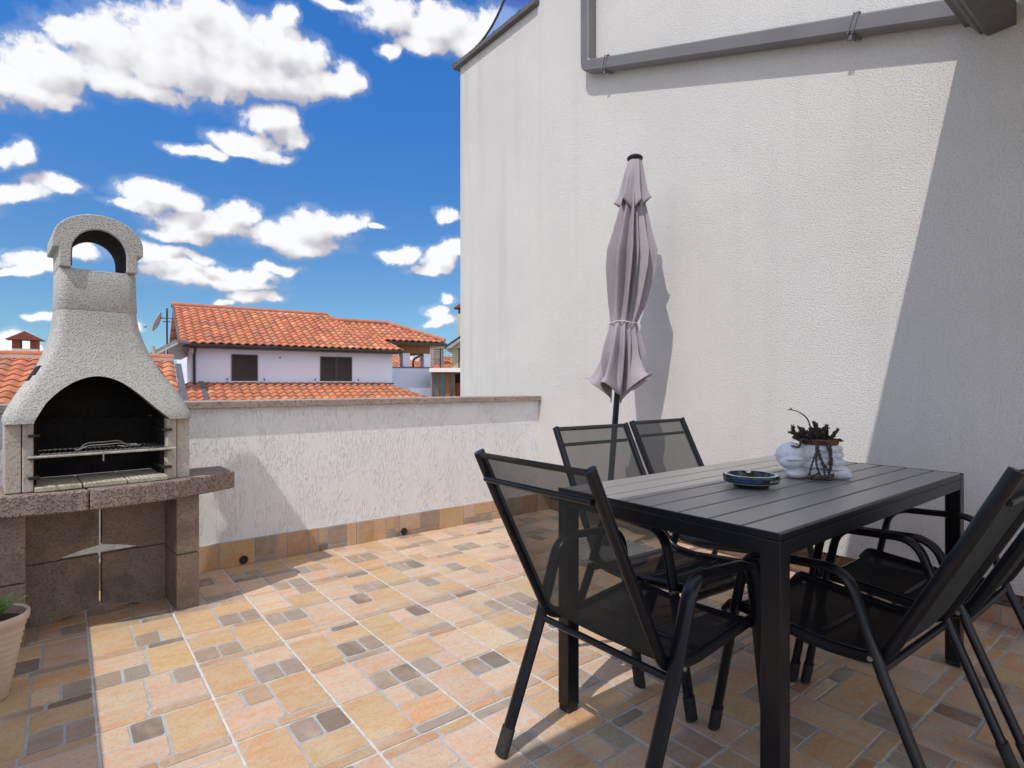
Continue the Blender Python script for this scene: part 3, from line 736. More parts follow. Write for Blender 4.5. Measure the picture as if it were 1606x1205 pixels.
# ------------------------------------------------------------------ stacking chairs
HW=.245
def make_chair(label):
    c=thing('patio_chair',(0,0,0),label,'chair','black mesh chairs around the dining table',local=True)
    path=[(0,.0,.045),(0,.150,.36),(0,.255,.590),(0,.300,.612),(0,.485,.600),(0,.552,.425),(0,.628,.045)]
    for sx in (-1,1):
        pts=fillet([(sx*HW,y,z) for _,y,z in [(0,.020,.05),(0,.150,.36),(0,.236,.608),(0,.520,.592),(0,.560,.400),(0,.624,.05)]],[.05,.085,.085,.08],8)
        sf=MB().tube(pts,.044,.024,side=(1,0,0),n=14).build('side_frame',M['black'],c,smooth=50)
        for a,b in (((.0,.004),(.030,.075)),((.632,.004),(.619,.075))):
            MB().tube([(sx*HW,a[0],a[1]),(sx*HW,b[0],b[1])],.049,.030,side=(1,0,0),n=14).build('foot_cap',M['blackrub'],sf,smooth=50)
        for y,z in ((.172,.405),(.566,.400)):
            MB().tube([(sx*HW-.006,y,z),(sx*(HW+.024),y,z)],.013,.013,n=10).build('bolt',M['steel'],sf,smooth=40)
    prof=fillet([(0,-.100,.908),(0,-.02,.745),(0,.165,.385),(0,.30,.378),(0,.585,.408),(0,.612,.372)],[.5,.095,.2,.022],7)
    mb=MB()
    for sx in (-1,1):
        mb.tube([(sx*(HW-.031),p.y,p.z) for p in prof],.023,.034,side=(1,0,0),n=14)
    mb.tube([(-(HW-.04),-.084,.832),(HW-.04,-.084,.832)],.016,.016,n=10)
    mb.tube([(-(HW-.04),.597,.380),(HW-.04,.597,.380)],.018,.018,n=10)
    mb.tube([(-(HW-.04),.36,.366),(HW-.04,.36,.366)],.018,.018,n=10)
    mb.build('seat_frame',M['black'],c,smooth=50)
    MB().tube([(-HW+.008,.158,.372),(HW-.008,.158,.372)],.020,.020,n=12).build('stretcher',M['black'],c,smooth=50)
    # sling fabric, split where the back turns into the seat
    W2=HW-.040; nx=12
    def sheet(pp,name,sag):
        mb=MB(); vs=[]; fs=[]
        for i,p in enumerate(pp):
            a=pp[min(i+1,len(pp)-1)]-pp[max(i-1,0)]; nrm=Vector((0,-a.z,a.y)).normalized()
            if nrm.z>0: nrm=-nrm
            e=math.sin(math.pi*i/(len(pp)-1))
            for j in range(nx+1):
                x=-W2+2*W2*j/nx; k=1-(x/W2)**2
                vs.append(Vector((x,p.y,p.z))+nrm*(sag*k*(.35+.65*e)))
        for i in range(len(pp)-1):
            for j in range(nx): a=i*(nx+1)+j; fs.append((a,a+1,a+nx+2,a+nx+1))
        mb.add(vs,fs); return mb.build(name,M['seatsling' if name=='seat' else 'sling'],c,smooth=80)
    dense=[]
    for a,b in zip(prof,prof[1:]):
        k=max(1,int((b-a).length/.03)); dense+=[a+(b-a)*i/k for i in range(k)]
    dense.append(prof[-1])
    cut=min(range(len(dense)),key=lambda i:(dense[i]-Vector((0,.195,.385))).length)
    b=sheet(dense[:cut+1],'backrest',.012); s=sheet(dense[cut:],'seat',.014)
    p=dense[0]
    MB().tube([(-W2,p.y-.002,p.z-.008),(W2,p.y-.002,p.z-.008)],.020,.008,side=(0,-.44,.9),n=8).build('hem',M['hem'],b,smooth=60)
    return c
chairs=[((1.012,1.095),-90,'patio chair at the left table end, mesh back towards the open terrace'),
        ((1.885,1.715),177,'wall side patio chair nearer the low parapet, in front of the parasol pole'),
        ((2.465,1.79),181,'wall side patio chair overlapping the parasol shadow on the house wall'),
        ((1.858,.392),-1.5,'patio chair with its tall dark back cut off by the right photo edge'),
        ((2.392,.350),0,'near side patio chair mostly hidden behind the chair at the right photo edge')]
ch0=make_chair(chairs[0][2])
for i,((x,y),a,lb) in enumerate(chairs):
    c=ch0 if i==0 else copy_tree(ch0)
    c.location=(x,y,.003); c.rotation_euler=(0,0,R(a)); c['label']=lb

# ------------------------------------------------------------------ parasol
UB=cw(.657,3.63,0); LEAN=Vector((FY,-FX,0))*(.126/1.66)
def uaxis(z): return UB+LEAN*(z-.864)+Vector((0,0,z))
def uz(py): return 1.1+(602.5-py)/246.3
U=thing('parasol',uaxis(0)*1.0,'closed mauve grey parasol tied with a cord standing by the house wall','parasol')
MB().tube([uaxis(.06),uaxis(2.50)],.038,.038,n=16).build('pole',M['black'],U,smooth=50)
mb=MB(); mb.lathe([(.26,.003),(.265,.015),(.26,.05),(.23,.065),(.05,.075)],uaxis(0)*1,36); mb.build('base',M['basecon'],U,smooth=40)
mb=MB(); mb.tube([uaxis(.07),uaxis(.38)],.055,.055,n=16); mb.build('base_socket',M['black'],U,smooth=50)
def cloth(prof, lobes, amp, hem, name, seed, n=150):
    rnd=random.Random(seed); ph=[rnd.uniform(0,6.28) for _ in range(6)]
    def fold(th,k):
        a=math.sin(lobes*th+ph[0]+.7*math.sin(2*th+ph[1])); b=math.sin((lobes*2-3)*th+ph[2]+k*.6); d=math.sin(3*th+ph[3]+k*.5)
        a=1-2*abs(a)**.75 if a<0 else -.0+1-2*abs(a)**.55
        return .62*a+.30*b+.30*d
    mb=MB(); vs=[]; fs=[]; m=len(prof)
    for i,(py,rp,am) in enumerate(prof):
        r=rp/246.3*.90; z=uz(py); c=uaxis(z); k=i/(m-1)
        for j in range(n):
            th=2*math.pi*j/n; f=fold(th,k)
            k2=max(0,min(1,(k-.72)/.28)) if hem>.07 else 0; k2=k2*k2*(3-2*k2)
            f=f*(1-k2)+k2*(.85*math.sin(5*th+ph[0]+1.1)+.35*math.sin(9*th+ph[2])+.12)
            rr=max(.30*r,r*(1-amp*am*.62+amp*am*f))
            dz=(hem*(f*.6+.25*math.sin(2*th+ph[4]))*(max(0,k-.72)/.28)**2)
            vs.append(c+Vector((rr*math.cos(th),rr*math.sin(th),dz)))
    for i in range(m-1):
        for j in range(n): fs.append((i*n+j,(i+1)*n+j,(i+1)*n+(j+1)%n,i*n+(j+1)%n))
    mb.add(vs,fs); return mb.build(name,M['canvas'],U,smooth=75,solid=.003)
def dprof(pts,k=5):
    out=[]
    for a,b in zip(pts,pts[1:]):
        for i in range(k): out.append(tuple(x+(y-x)*i/k for x,y in zip(a,b)))
    return out+[pts[-1]]
cloth(dprof([(300,16,.5),(330,24,.8),(345,28,1),(370,35,1),(395,43,1.05),(420,43,1.05),(450,38,1),(480,32,.9),(498,26,.6),(507,23,.35),(516,26,.5),(540,34,.8),(556,38,.95),(570,42,1.1),(590,47,1.25),(604,51,1.5),(612,50,1.6)]),6,.36,.11,'canopy',3,240)
cloth(dprof([(249,9,.1),(256,13,.2),(275,19,.5),(300,26,.9),(322,36,1.2)]),3,.34,.06,'valance',11,150)
c=uaxis(uz(507)); ax=(uaxis(2)-uaxis(1)).normalized()
mb=MB(); mb.tube([uaxis(uz(507+1.5*math.sin(3*a)))+Vector((.087*math.cos(a),.087*math.sin(a),0)) for a in [2*math.pi*k/36 for k in range(36)]],.008,.008,n=6,closed=True); mb.build('tie_cord',M['strap'],U,smooth=50)
mb=MB(); mb.lathe([(.045,0),(.050,.006),(.050,.018),(.040,.028),(.012,.036)],uaxis(uz(252)),24); mb.build('finial',M['black'],U,smooth=40)

# ------------------------------------------------------------------ on the table: ashtray and turtle planter
AC=Vector((1.838,1.022,TZ+.0015))
AS=thing('ashtray',AC,'round dark glass ashtray with blue printed band on the table slats','ashtray')
def notch(r,z,th,i):
    if i in (5,6,7):
        for a in (.6,2.7,4.8):
            d=abs((th-a+math.pi)%(2*math.pi)-math.pi)
            if d<.10: return r,z-.010
    return r,z
MB().lathe([(.050,0),(.058,.003),(.060,.010),(.085,.016),(.089,.020),(.0905,.039),(.088,.043),(.074,.043),(.070,.036),(.062,.018),(.01,.016)],AC,90,fn=notch).build('dish',M['ashglass'],AS,smooth=40)
def ring_band(z0,z1,a0,a1,r0,r1,m,name,n=40):
    mb=MB(); vs=[]; fs=[]
    for k in range(n+1):
        a=a0+(a1-a0)*k/n
        for (r,z) in ((r0,z0),(r1,z1)): vs.append(AC+Vector((r*math.cos(a),r*math.sin(a),z)))
    fs=[(2*k,2*k+2,2*k+3,2*k+1) for k in range(n)]
    mb.add(vs,fs); return mb.build(name,m,AS)
ring_band(.023,.037,R(175),R(222),.0900,.0911,M['ashblue'],'printed_band')
ring_band(.0172,.0192,R(130),R(330),.0870,.0890,M['ashpale'],'printed_rim')
ring_band(.0432,.0433,0,2*math.pi,.0872,.0756,M['ashpale'],'printed_rim')
fc=bpy.data.curves.new('txt','FONT'); fc.body='ATAROUGE'; fc.size=.0115; fc.space_character=1.1
fo=bpy.data.objects.new('txt',fc); COL.objects.link(fo)
dg=bpy.context.evaluated_depsgraph_get(); me=bpy.data.meshes.new_from_object(fo.evaluated_get(dg)); bpy.data.objects.remove(fo)
for v in me.vertices:
    a=R(248)+v.co.x/.0912; z=.025+v.co.y; r=.0912; v.co=(r*math.cos(a),r*math.sin(a),z)
me.materials.append(M['ashpale']); o=bpy.data.objects.new('lettering',me); COL.objects.link(o); o.parent=AS

TC=Vector((2.215,.985,TZ+.001)); TR=-math.atan2(FX,FY)
TP=thing('turtle_planter',TC,'white ceramic turtle shaped planter on the table','planter',rz=TR,local=True)
mb=MB()
mb.lathe([(.030,.004),(.070,.006),(.080,.02),(.079,.045),(.073,.075),(.067,.105),(.066,.121),(.062,.124),(.02,.110)],(.022,0,0),36)
mb.ell((-.088,-.012,.083),(.056,.050,.049)); mb.ell((-.095,-.030,.062),(.046,.040,.030)); mb.ell((-.088,-.03,.092),(.040,.034,.034))
mb.ell((-.055,-.004,.050),(.040,.042,.042)); mb.ell((-.040,.0,.085),(.030,.05,.042))
mb.ell((-.078,-.035,.018),(.040,.030,.019)); mb.ell((-.05,.045,.018),(.036,.028,.018))
mb.ell((.066,-.050,.022),(.046,.036,.026)); mb.ell((.085,-.058,.014),(.026,.026,.013)); mb.ell((.06,.05,.02),(.042,.034,.022)); mb.ell((.108,0,.022),(.02,.012,.010))
for k in range(24):   # rolled rim of the shell
    a=2*math.pi*k/24; mb.ell((.022+.082*math.cos(a),.082*math.sin(a),.042+.004*math.sin(2*a)),(.013,.013,.006),8,6)
for row,(z,rr,nn,of) in enumerate(((.060,.0765,10,0),(.086,.0705,10,.5),(.109,.0655,10,0))):
    for k in range(nn):
        a=2*math.pi*(k+of)/nn
        if math.cos(a)<-.75: continue
        rot=Matrix.Rotation(a,3,'Z'); mb.ell((.022+rr*math.cos(a),rr*math.sin(a),z),(.0125,.0205,.0132),14,10,rot=rot)
mb.ell((-.120,-.048,.094),(.008,.007,.009),10,8); mb.ell((-.083,-.058,.096),(.008,.006,.009),10,8); mb.ell((-.105,-.067,.074),(.034,.009,.006),12,8)
tmp=bpy.data.objects.new('tmp',mb.mesh('tmp',M['ceramic'])); COL.objects.link(tmp)
rm=tmp.modifiers.new('r','REMESH'); rm.mode='VOXEL'; rm.voxel_size=.0019
sm=tmp.modifiers.new('s','SMOOTH'); sm.iterations=2; sm.factor=.5
dg=bpy.context.evaluated_depsgraph_get(); dg.update(); me=bpy.data.meshes.new_from_object(tmp.evaluated_get(dg)); bpy.data.objects.remove(tmp)
me.name='planter_body'; me.polygons.foreach_set('use_smooth',[True]*len(me.polygons))
if not me.materials: me.materials.append(M['ceramic'])
link_mesh('planter_body',me,TP)
MB().lathe([(.052,.10),(.062,.124),(.066,.128),(.066,.143),(.062,.145),(.058,.138),(.02,.136)],(.022,0,0),32).build('inner_pot',M['terracotta'],TP,smooth=40)
MB().lathe([(.0575,.138),(.02,.141)],(.022,0,0),20).build('soil',M['soil'],TP,smooth=60)
TM=Matrix.Translation(TC)@Matrix.Rotation(TR,4,'Z')
SP=thing('succulent_plant',TM@Vector((.022,0,.14)),'straggly dark brown succulent trailing from the turtle planter','plant',rz=TR,local=True)
def knob(mb,pts,r,seed,taper=.6,mi=0):
    rnd=random.Random(seed); p=spline(pts,9); n=len(p)
    rr=[r*(1-(1-taper)*i/n)*(1+.28*math.sin(i*2.1))*rnd.uniform(.85,1.15) for i in range(n)]
    mb.tube(p,[2*x for x in rr],[2*x for x in rr],n=8,mi=mi)
    for i in range(1,n):
        for _ in range(2):
            a=rnd.uniform(0,6.28); mb.ell(p[i]+Vector((math.cos(a),math.sin(a)*.8,rnd.uniform(-.5,.6)))*rr[i]*1.05,rr[i]*.42,6,4,mi=mi)
mb=MB(); S=lambda px,py,y=0:Vector(((px-1280)/417-.022,y,(747-py)/417-.14))
tips=[((1262,690),(1252,680),(1247,667),0),((1262,690),(1250,681),(1239,676),-.02),((1265,692),(1252,688),(1241,683),-.03),((1272,690),(1266,680),(1264,671),.02),((1285,690),(1283,672),(1281,660),.0),((1292,690),(1291,676),(1290,663),.02),((1296,690),(1297,678),(1294,667),-.02),((1303,690),(1304,676),(1304,665),.01),((1305,690),(1311,680),(1317,671),-.01),((1288,690),(1287,683),(1284,675),-.04),((1277,690),(1276,684),(1272,680),-.03),((1300,692),(1306,688),(1313,688),-.04),((1298,690),(1299,684),(1300,672),.035),((1270,690),(1262,684),(1255,672),.035)]
rnd=random.Random(9)
for k in range(16):
    x0=1262+rnd.uniform(0,40); y=rnd.uniform(-.045,.045); lx=(x0-1282)*.55+rnd.uniform(-6,6); L=rnd.uniform(12,23)
    tips.append(((x0,691),(x0+lx*.5,691-L*.55),(x0+lx,691-L),y))
for k,(a,b,c,y) in enumerate(tips): knob(mb,[S(*a,y*.6),S(*b,y),S(*c,y*1.2)],.0060,k,.85)
mb.build('stem',M['succ_green'],SP,smooth=60)
mb=MB()
knob(mb,[S(1276,688,-.01),S(1274,672,-.01),S(1266,655,-.02),S(1253,645,-.02),S(1240,641,-.02)],.0030,50,.5)
knob(mb,[S(1240,641,-.02),S(1236,642,-.02)],.002,51); knob(mb,[S(1243,642,-.02),S(1240,638,-.02)],.002,52)
trail=[[(1270,690,-.04),(1266,692,-.085),(1264,705,-.092),(1256,722,-.10),(1250,740,-.105)],[(1268,690,-.04),(1267,695,-.09),(1268,712,-.098),(1278,728,-.105),(1282,738,-.108)],[(1284,690,-.05),(1283,697,-.085),(1285,712,-.092),(1283,727,-.10),(1278,742,-.108)],
 [(1268,690,-.04),(1250,686,-.06),(1245,697,-.062),(1236,696,-.05)],[(1272,689,-.05),(1284,690,-.08),(1287,705,-.093),(1281,722,-.10)],[(1266,700,-.09),(1262,720,-.104),(1266,738,-.11)],[(1268,705,-.095),(1272,725,-.106),(1274,742,-.112)],[(1286,698,-.088),(1286,720,-.10),(1280,735,-.11)]]
for k,tl in enumerate(trail): knob(mb,[S(*q) for q in tl],.0040,60+k,.8)
rnd=random.Random(5)
for k in range(14):
    x0=1248+rnd.uniform(0,34); y0=744+rnd.uniform(-4,0); yy=-.105-rnd.uniform(0,.02)
    knob(mb,[S(x0,y0,yy),S(x0+rnd.uniform(-8,8),y0+rnd.uniform(-4,1),yy-.01),S(x0+rnd.uniform(-16,16),y0+rnd.uniform(-6,0),yy)],.0036,90+k,.8)
mb.build('trailing_stem',M['succ'],SP,smooth=60)

# ------------------------------------------------------------------ neighbouring houses
DX,DY=.833,.553
dv=cw(DX,DY); nv=cw(-DY,DX); UPV=Vector((0,0,1))
def at(X,Y,z): return cw(X,Y,z)
def tone():
    k=random.uniform(.82,1.10); b=(.50,.185,.095)
    r=random.random()
    if r<.12: b=(.40,.17,.11)
    elif r<.2: b=(.56,.25,.14)
    return (b[0]*k,b[1]*k*random.uniform(.9,1.12),b[2]*k)
def tile_roof(mb, O, A, S, La, Ls, clipL=None, clipR=None, pitch=.30, course=.36, seg=8, amp=.066):
    A=A.normalized(); S=S.normalized(); N=A.cross(S).normalized()
    if N.z<0: N=-N
    nc=int(round(La/pitch)); nr=int(math.ceil(Ls/course)); pitch=La/nc
    clipL=clipL or (lambda s:0); clipR=clipR or (lambda s:La)
    for i in range(nr):
        s0=i*course-.03; s1=min((i+1)*course,Ls)
        for k in range(nc):
            xa=k*pitch; col=tone(); vs=[]
            if xa+pitch<=clipL(max(0,s0))-.001 and xa+pitch<=clipL(s1)-.001: continue
            if xa>=clipR(max(0,s0))+.001 and xa>=clipR(s1)+.001: continue
            for (s,h) in ((s0,.005),(s0,.045),(s1,.008)):
                for j in range(seg+1):
                    x=xa+pitch*j/seg; w=amp*(.5-.5*math.cos(2*math.pi*j/seg))**.75
                    xx=max(clipL(max(0,s)),min(clipR(max(0,s)),x))
                    vs.append(O+A*xx+S*s+N*(h+w))
            m=seg+1
            fs=[(a*m+j,a*m+j+1,(a+1)*m+j+1,(a+1)*m+j) for a in (0,1) for j in range(seg)]
            mb.add(vs,fs,0,col)
def slope(deg, d): return d*math.cos(R(deg))+UPV*math.sin(R(deg))
def ridge(mb, a, b, r=.11, n=None):
    L=(b-a).length; n=n or max(2,int(L/.35)); d=(b-a)/n
    for i in range(n):
        p=a+d*i; mb.tube([p-d*.06,p+d*1.0],[r*2.1,r*1.85],n=10)

# --- white house with red tiled hip roof
E0=at(-11.36,19.5,0); R0=4.0; RA=math.degrees(math.atan2(1.72,4.0)); sl=slope(RA,nv); LSL=math.hypot(4,1.72)
WH=thing('white_house',at(-8,22,-4),'lavender white house with orange tiled roof and two brown shuttered windows','house')
wl=E0+nv*.45
mb=MB(); mb.obox(wl+dv*.314+UPV*-4,dv*7.52,nv*7.0,UPV*(4+2.50)); 
f=wl+dv*.314; gz=2.50
mb.add([f+UPV*gz,f+nv*7+UPV*gz,f+nv*3.55+UPV*4.12, f+dv*7.4+UPV*gz, f+dv*7.4+nv*7+UPV*gz, f+dv*7.4+nv*3.55+UPV*2.6],[(0,1,2),(3,5,4),(0,2,5,3),(1,4,5,2)])
mb.build('wall',M['hwall'],WH)
mb=MB(); tile_roof(mb,E0+UPV*2.50,dv,sl,8.1,LSL,None,lambda s:8.1-2.0*s/LSL,.275,.33)
for i in range(1):
    back=E0+nv*8+UPV*2.5; tile_roof(mb,back,dv,slope(RA,-nv),8.1,LSL,None,lambda s:8.1-2.0*s/LSL,.6,.72,6)
    rt=E0+dv*8.1+UPV*2.5; tile_roof(mb,rt,nv,slope(math.degrees(math.atan2(1.72,2.0)),-dv),8.0,math.hypot(2,1.72),lambda s:4*s/math.hypot(2,1.72),lambda s:8-4*s/math.hypot(2,1.72),.3,.4,6)
rf=mb.build('roof',M['rooftile'],WH,smooth=60)
apex0=E0+nv*4+UPV*4.27; apex1=apex0+dv*6.1
mb=MB(); ridge(mb,apex0-dv*.05,apex1); rd=mb.build('ridge',M['ridge_tile'],rf,smooth=50)
mb=MB(); mb.obox(apex0+UPV*-.14-nv*.14,dv*6.1,nv*.28,UPV*.10); mb.build('ridge_mortar',M['mortar'],rf)
mb=MB(); e=E0-dv*.03
mb.add([e+UPV*2.36,e+UPV*2.56,apex0-dv*.03+UPV*.05,apex0-dv*.03-UPV*.17,e+dv*.03+UPV*2.36,e+dv*.03+UPV*2.56,apex0+UPV*.05,apex0-UPV*.17],[(0,1,2,3),(7,6,5,4),(0,4,5,1),(1,5,6,2),(2,6,7,3),(3,7,4,0)])
mb.obox(E0+nv*.02+UPV*2.36,dv*8.05,nv*.45,UPV*.03); mb.build('fascia',M['flash'],WH)
mb=MB(); mb.obox(E0-nv*.10+UPV*2.40,dv*8.12,nv*.12,UPV*.10); 
mb.build('gutter',M['gutterblack'],WH,bevel=.02)
mb=MB(); q=wl+dv*.46-nv*.06; mb.tube(fillet([E0+dv*.46-nv*.04+UPV*2.42,E0+dv*.46-nv*.02+UPV*2.28,q+UPV*2.12,q+UPV*1.0,q-nv*.55+UPV*.80],[.05,.05,.08],3),.09,.09,n=10)
mb.build('downpipe',M['gutterblack'],WH,smooth=50)
def window(tl,tr,zb,zt,leaves):
    o=wl+dv*tl-nv*.012
    fm=MB(); w=tr-tl
    fm.obox(o-dv*.07+UPV*(zb-.075),dv*(w+.14),nv*.03,UPV*(.04)); fm.obox(o-dv*.06-nv*.03+UPV*(zb-.035),dv*(w+.12),nv*.05,UPV*.03)
    W_=fm.build('window',M['hwhite'],WH)
    b=.055
    for k in range(leaves):
        sh=MB(); x0=w*k/leaves; x1=w*(k+1)/leaves; lw=x1-x0
        sh.obox(o+dv*x0-nv*.03+UPV*zb,dv*b,nv*.045,UPV*(zt-zb)); sh.obox(o+dv*(x1-b)-nv*.03+UPV*zb,dv*b,nv*.045,UPV*(zt-zb))
        for z in (zb,zt-b): sh.obox(o+dv*(x0+b)-nv*.03+UPV*z,dv*(lw-2*b),nv*.045,UPV*b)
        nl=11
        for j in range(nl):
            z=zb+b+(zt-zb-2*b)*(j+.1)/nl; h=(zt-zb-2*b)/nl
            sh.obox(o+dv*(x0+b)-nv*.022+UPV*z,dv*(lw-2*b),nv*.03+UPV*h*.75,UPV*.014)
        sh.obox(o+dv*x0+nv*.004+UPV*zb,dv*(lw-.002),nv*.004,UPV*(zt-zb))
        sh.build('shutter',M['shutter'],W_)
window(1.653,2.536,1.215,2.185,1); window(4.83,6.09,1.215,2.19,2)
for tt in (1.5,2.75,4.62,6.35): MB().obox(wl+dv*tt-nv*.05+UPV*1.24,dv*.03,nv*.05,UPV*.07).build('shutter_catch',M['gutterblack'],WH)
MB().obox(wl+dv*3.3-nv*.03+UPV*2.08,dv*.05,nv*.03,UPV*.05).build('wall_cap',M['gutterblack'],WH)
# lean-to roof at the foot of the facade
lo=wl-nv*3.2+UPV*(-.08); ls=slope(20,nv); LL=3.2/math.cos(R(20))
mb=MB(); tile_roof(mb,lo-dv*.1,dv,ls,9.9,LL,None,lambda s:9.9-2.3*s/LL,.295,.34)
lr=mb.build('lean_to_roof',M['rooftile'],WH,smooth=60)
mb=MB(); mb.obox(wl-nv*.16+UPV*1.055+dv*.05,dv*7.65,nv*.16,UPV*.035); mb.obox(wl-nv*.012+UPV*1.09+dv*.3,dv*7.6,nv*.011,UPV*.06)
mb.obox(lo+dv*.62+nv*.0+UPV*.05,dv*.14,ls*LL,UPV*.07)
mb.build('flashing',M['flash'],lr)
MB().obox(wl-nv*3.0+UPV*-4+dv*.1,dv*9.5,nv*2.9,UPV*3.7).build('lower_wall',M['hwhite'],WH)

# --- satellite mast and sloping collector beside the white house
mp=at((262-803)/894*19.2,19.2,1.2)
SM=thing('satellite_mast',mp,'thin black antenna mast with tilted satellite dish beside the white house','antenna mast')
MB().tube([mp,mp+UPV*2.45],.055,.055,n=8).build('mast',M['gutterblack'],SM,smooth=50)
mb=MB(); ex=Vector((FY,-FX,0))
for zz,wd,r in ((2.12,.3,.035),(2.0,.12,.035),(.1,.13,.02),(.24,.13,.02),(.38,.13,.02),(.52,.13,.02)):
    MB().tube([mp+UPV*zz-ex*wd,mp+UPV*zz+ex*wd],r,r,n=6).build('crossbar',M['gutterblack'],SM,smooth=50)
dc=mp+UPV*1.98-ex*.26; dn=(-ex*.86-Vector((FX,FY,0))*.36+UPV*.33).normalized(); s1=dn.cross(UPV).normalized(); s2=s1.cross(dn)
vs=[];fs=[]
for i in range(6):
    r=.34*i/5
    for j in range(20):
        a=2*math.pi*j/20; vs.append(dc+(s1*math.cos(a)+s2*math.sin(a))*r+dn*(.07*(i/5)**2))
for i in range(5):
    for j in range(20): fs.append((i*20+j,i*20+(j+1)%20,(i+1)*20+(j+1)%20,(i+1)*20+j))
mb=MB(); mb.add(vs,fs); dd=mb.build('dish',M['dish'],SM,smooth=60,solid=.02)
mb=MB(); mb.tube([dc-s2*.33+dn*.06,dc+dn*.32-s2*.30],.025,.025,n=6); mb.ell(dc+dn*.34-s2*.28,.05,8,6); mb.build('feed_arm',M['dish'],dd,smooth=50)
pc=at((256-803)/894*18.9,18.9,1.1+ (602-543)/894*18.9)
a_=(ex*.78+UPV*.40).normalized(); n_=Vector((FX,FY,0))
CP=thing('solar_collector',pc+UPV*-.6,'grey sloping solar collector panel between the barbecue chimney and the white house','solar collector')
mb=MB(); mb.obox(pc-a_*.58-UPV*.1,a_*1.1,n_*1.9,a_.cross(n_)*-.10 if a_.cross(n_).z<0 else a_.cross(n_)*.10); mb.build('panel',M['panel'],CP)
mb=MB(); mb.obox(pc-a_*.60-UPV*.17-n_*.02,a_*1.14,n_*.05,UPV*.06); mb.tube([pc+ex*.1,pc+ex*.1-UPV*.9],.05,.05,n=6); mb.tube([pc-ex*.35,pc-ex*.15-UPV*.9],.12,.12,n=6); mb.build('support',M['dish'],CP)

# --- roof of the neighbour to the left (seen both sides of the barbecue)
RB=at(-10.39,17.5,1.80)
LH=thing('tiled_house',at(-12,16,-4),'low house behind the barbecue of which only the orange tiled roof shows','house')
s3=slope(22,nv); L3=3.6
mb=MB(); tile_roof(mb,RB-dv*12-s3*L3,dv,s3,12,L3,None,None,.31,.37)
tile_roof(mb,RB-dv*12+nv*3.3-UPV*1.35,dv,slope(22,-nv),12,L3,None,None,.6,.7,6)
r3=mb.build('roof',M['rooftile'],LH,smooth=60)
mb=MB(); ridge(mb,RB-dv*12+UPV*.10,RB+UPV*.10); mb.build('ridge',M['ridge_tile'],r3,smooth=50)
mb=MB(); mb.obox(RB-dv*12-nv*.13+UPV*.0,dv*12,nv*.26,UPV*.09); mb.build('ridge_mortar',M['mortar'],r3)
mb=MB(); mb.obox(RB-s3*L3+dv*.02+UPV*.0,dv*.16,s3*(L3-.4),UPV*.07); mb.build('flashing',M['flash'],r3)
MB().obox(RB-dv*11.9-nv*3.1-UPV*5.8,dv*11.8,nv*6.2,UPV*4.5).build('wall',M['hwhite'],LH)
cc=at((39-803)/894*17.3,17.3,1.75)
mb=MB(); mb.obox(cc-dv*.30,dv*.60,nv*.5,UPV*.42); chm=mb.build('chimney',M['hwhite'],r3)
for k in (-.30,.12): MB().obox(cc+dv*k+UPV*.421,dv*.18,nv*.48,UPV*.27).build('pier',M['brick'],chm)
mb=MB(); b=cc+UPV*.692
mb.add([b-dv*.46-nv*.08,b+dv*.46-nv*.08,b+UPV*.26-nv*.08,b-dv*.46+nv*.58,b+dv*.46+nv*.58,b+UPV*.26+nv*.58],[(0,1,2),(5,4,3),(0,3,4,1),(1,4,5,2),(2,5,3,0)])
mb.build('chimney_roof',M['brick'],chm)

# --- pavilion house behind on the right
EC=at(-3.14,26.5,3.0)
PV=thing('pavilion_house',at(-6,27,-4),'house with open roof terrace on pillars under a tiled hip roof with timber beams','house')
rs=slope(24,nv); LR=2/math.cos(R(24)); hr=slope(24,-dv)
mb=MB(); tile_roof(mb,EC-dv*4.7,dv,rs,4.7,LR,None,lambda s:4.7-2*s/LR,.29,.36)
tile_roof(mb,EC,nv,hr,4,LR,lambda s:2*s/LR,lambda s:4-2*s/LR,.29,.36)
tile_roof(mb,EC-dv*4.7+nv*4,dv,slope(24,-nv),4.7,LR,None,lambda s:4.7-2*s/LR,.6,.7,6)
prf=mb.build('roof',M['rooftile'],PV,smooth=60)
pk=EC-dv*2+nv*2+UPV*.98
mb=MB(); ridge(mb,pk-dv*2.7,pk); ridge(mb,EC+UPV*.12,pk); mb.build('ridge',M['ridge_tile'],prf,smooth=50)
mb=MB(); mb.obox(EC-dv*4.7-nv*.06-UPV*.14,dv*4.8,nv*.14,UPV*.13); mb.obox(EC+dv*.0-UPV*.14+nv*.1,dv*.12,nv*4,UPV*.13); mb.build('gutter',M['gutterblack'],PV)
MB().obox(EC-dv*4.6+nv*.5-UPV*.50,dv*4.1,nv*.2,UPV*.34).build('timber_beam',M['wood'],PV)
MB().obox(EC-dv*.7+nv*.72-UPV*.50,dv*.2,nv*3,UPV*.34).build('timber_beam',M['wood'],PV)
MB().obox(EC-dv*4.5+nv*.03-UPV*.155,dv*4.4,nv*3.9,UPV*.10).build('timber_ceiling',M['wood'],PV)
WB=EC+nv*.42-dv*.5; top=1.83
MB().obox(Vector((WB.x,WB.y,-4))-dv*6,dv*6.0,nv*3.4,UPV*(4+top)).build('wall',M['hwall'],PV)
mb=MB(); mb.obox(Vector((WB.x,WB.y,top+.001))-dv*6.03-nv*.03,dv*6.06,nv*.3,UPV*.05); mb.build('sill',M['zinc_dark'],PV)
for k in (.0,1.03):
    MB().obox(Vector((WB.x,WB.y,top+.052))-dv*(.34+k)+nv*.02,dv*.34,nv*.34,UPV*(.62)).build('pillar',M['hwall'],PV)
b=Vector((WB.x,WB.y,0))-dv*.88
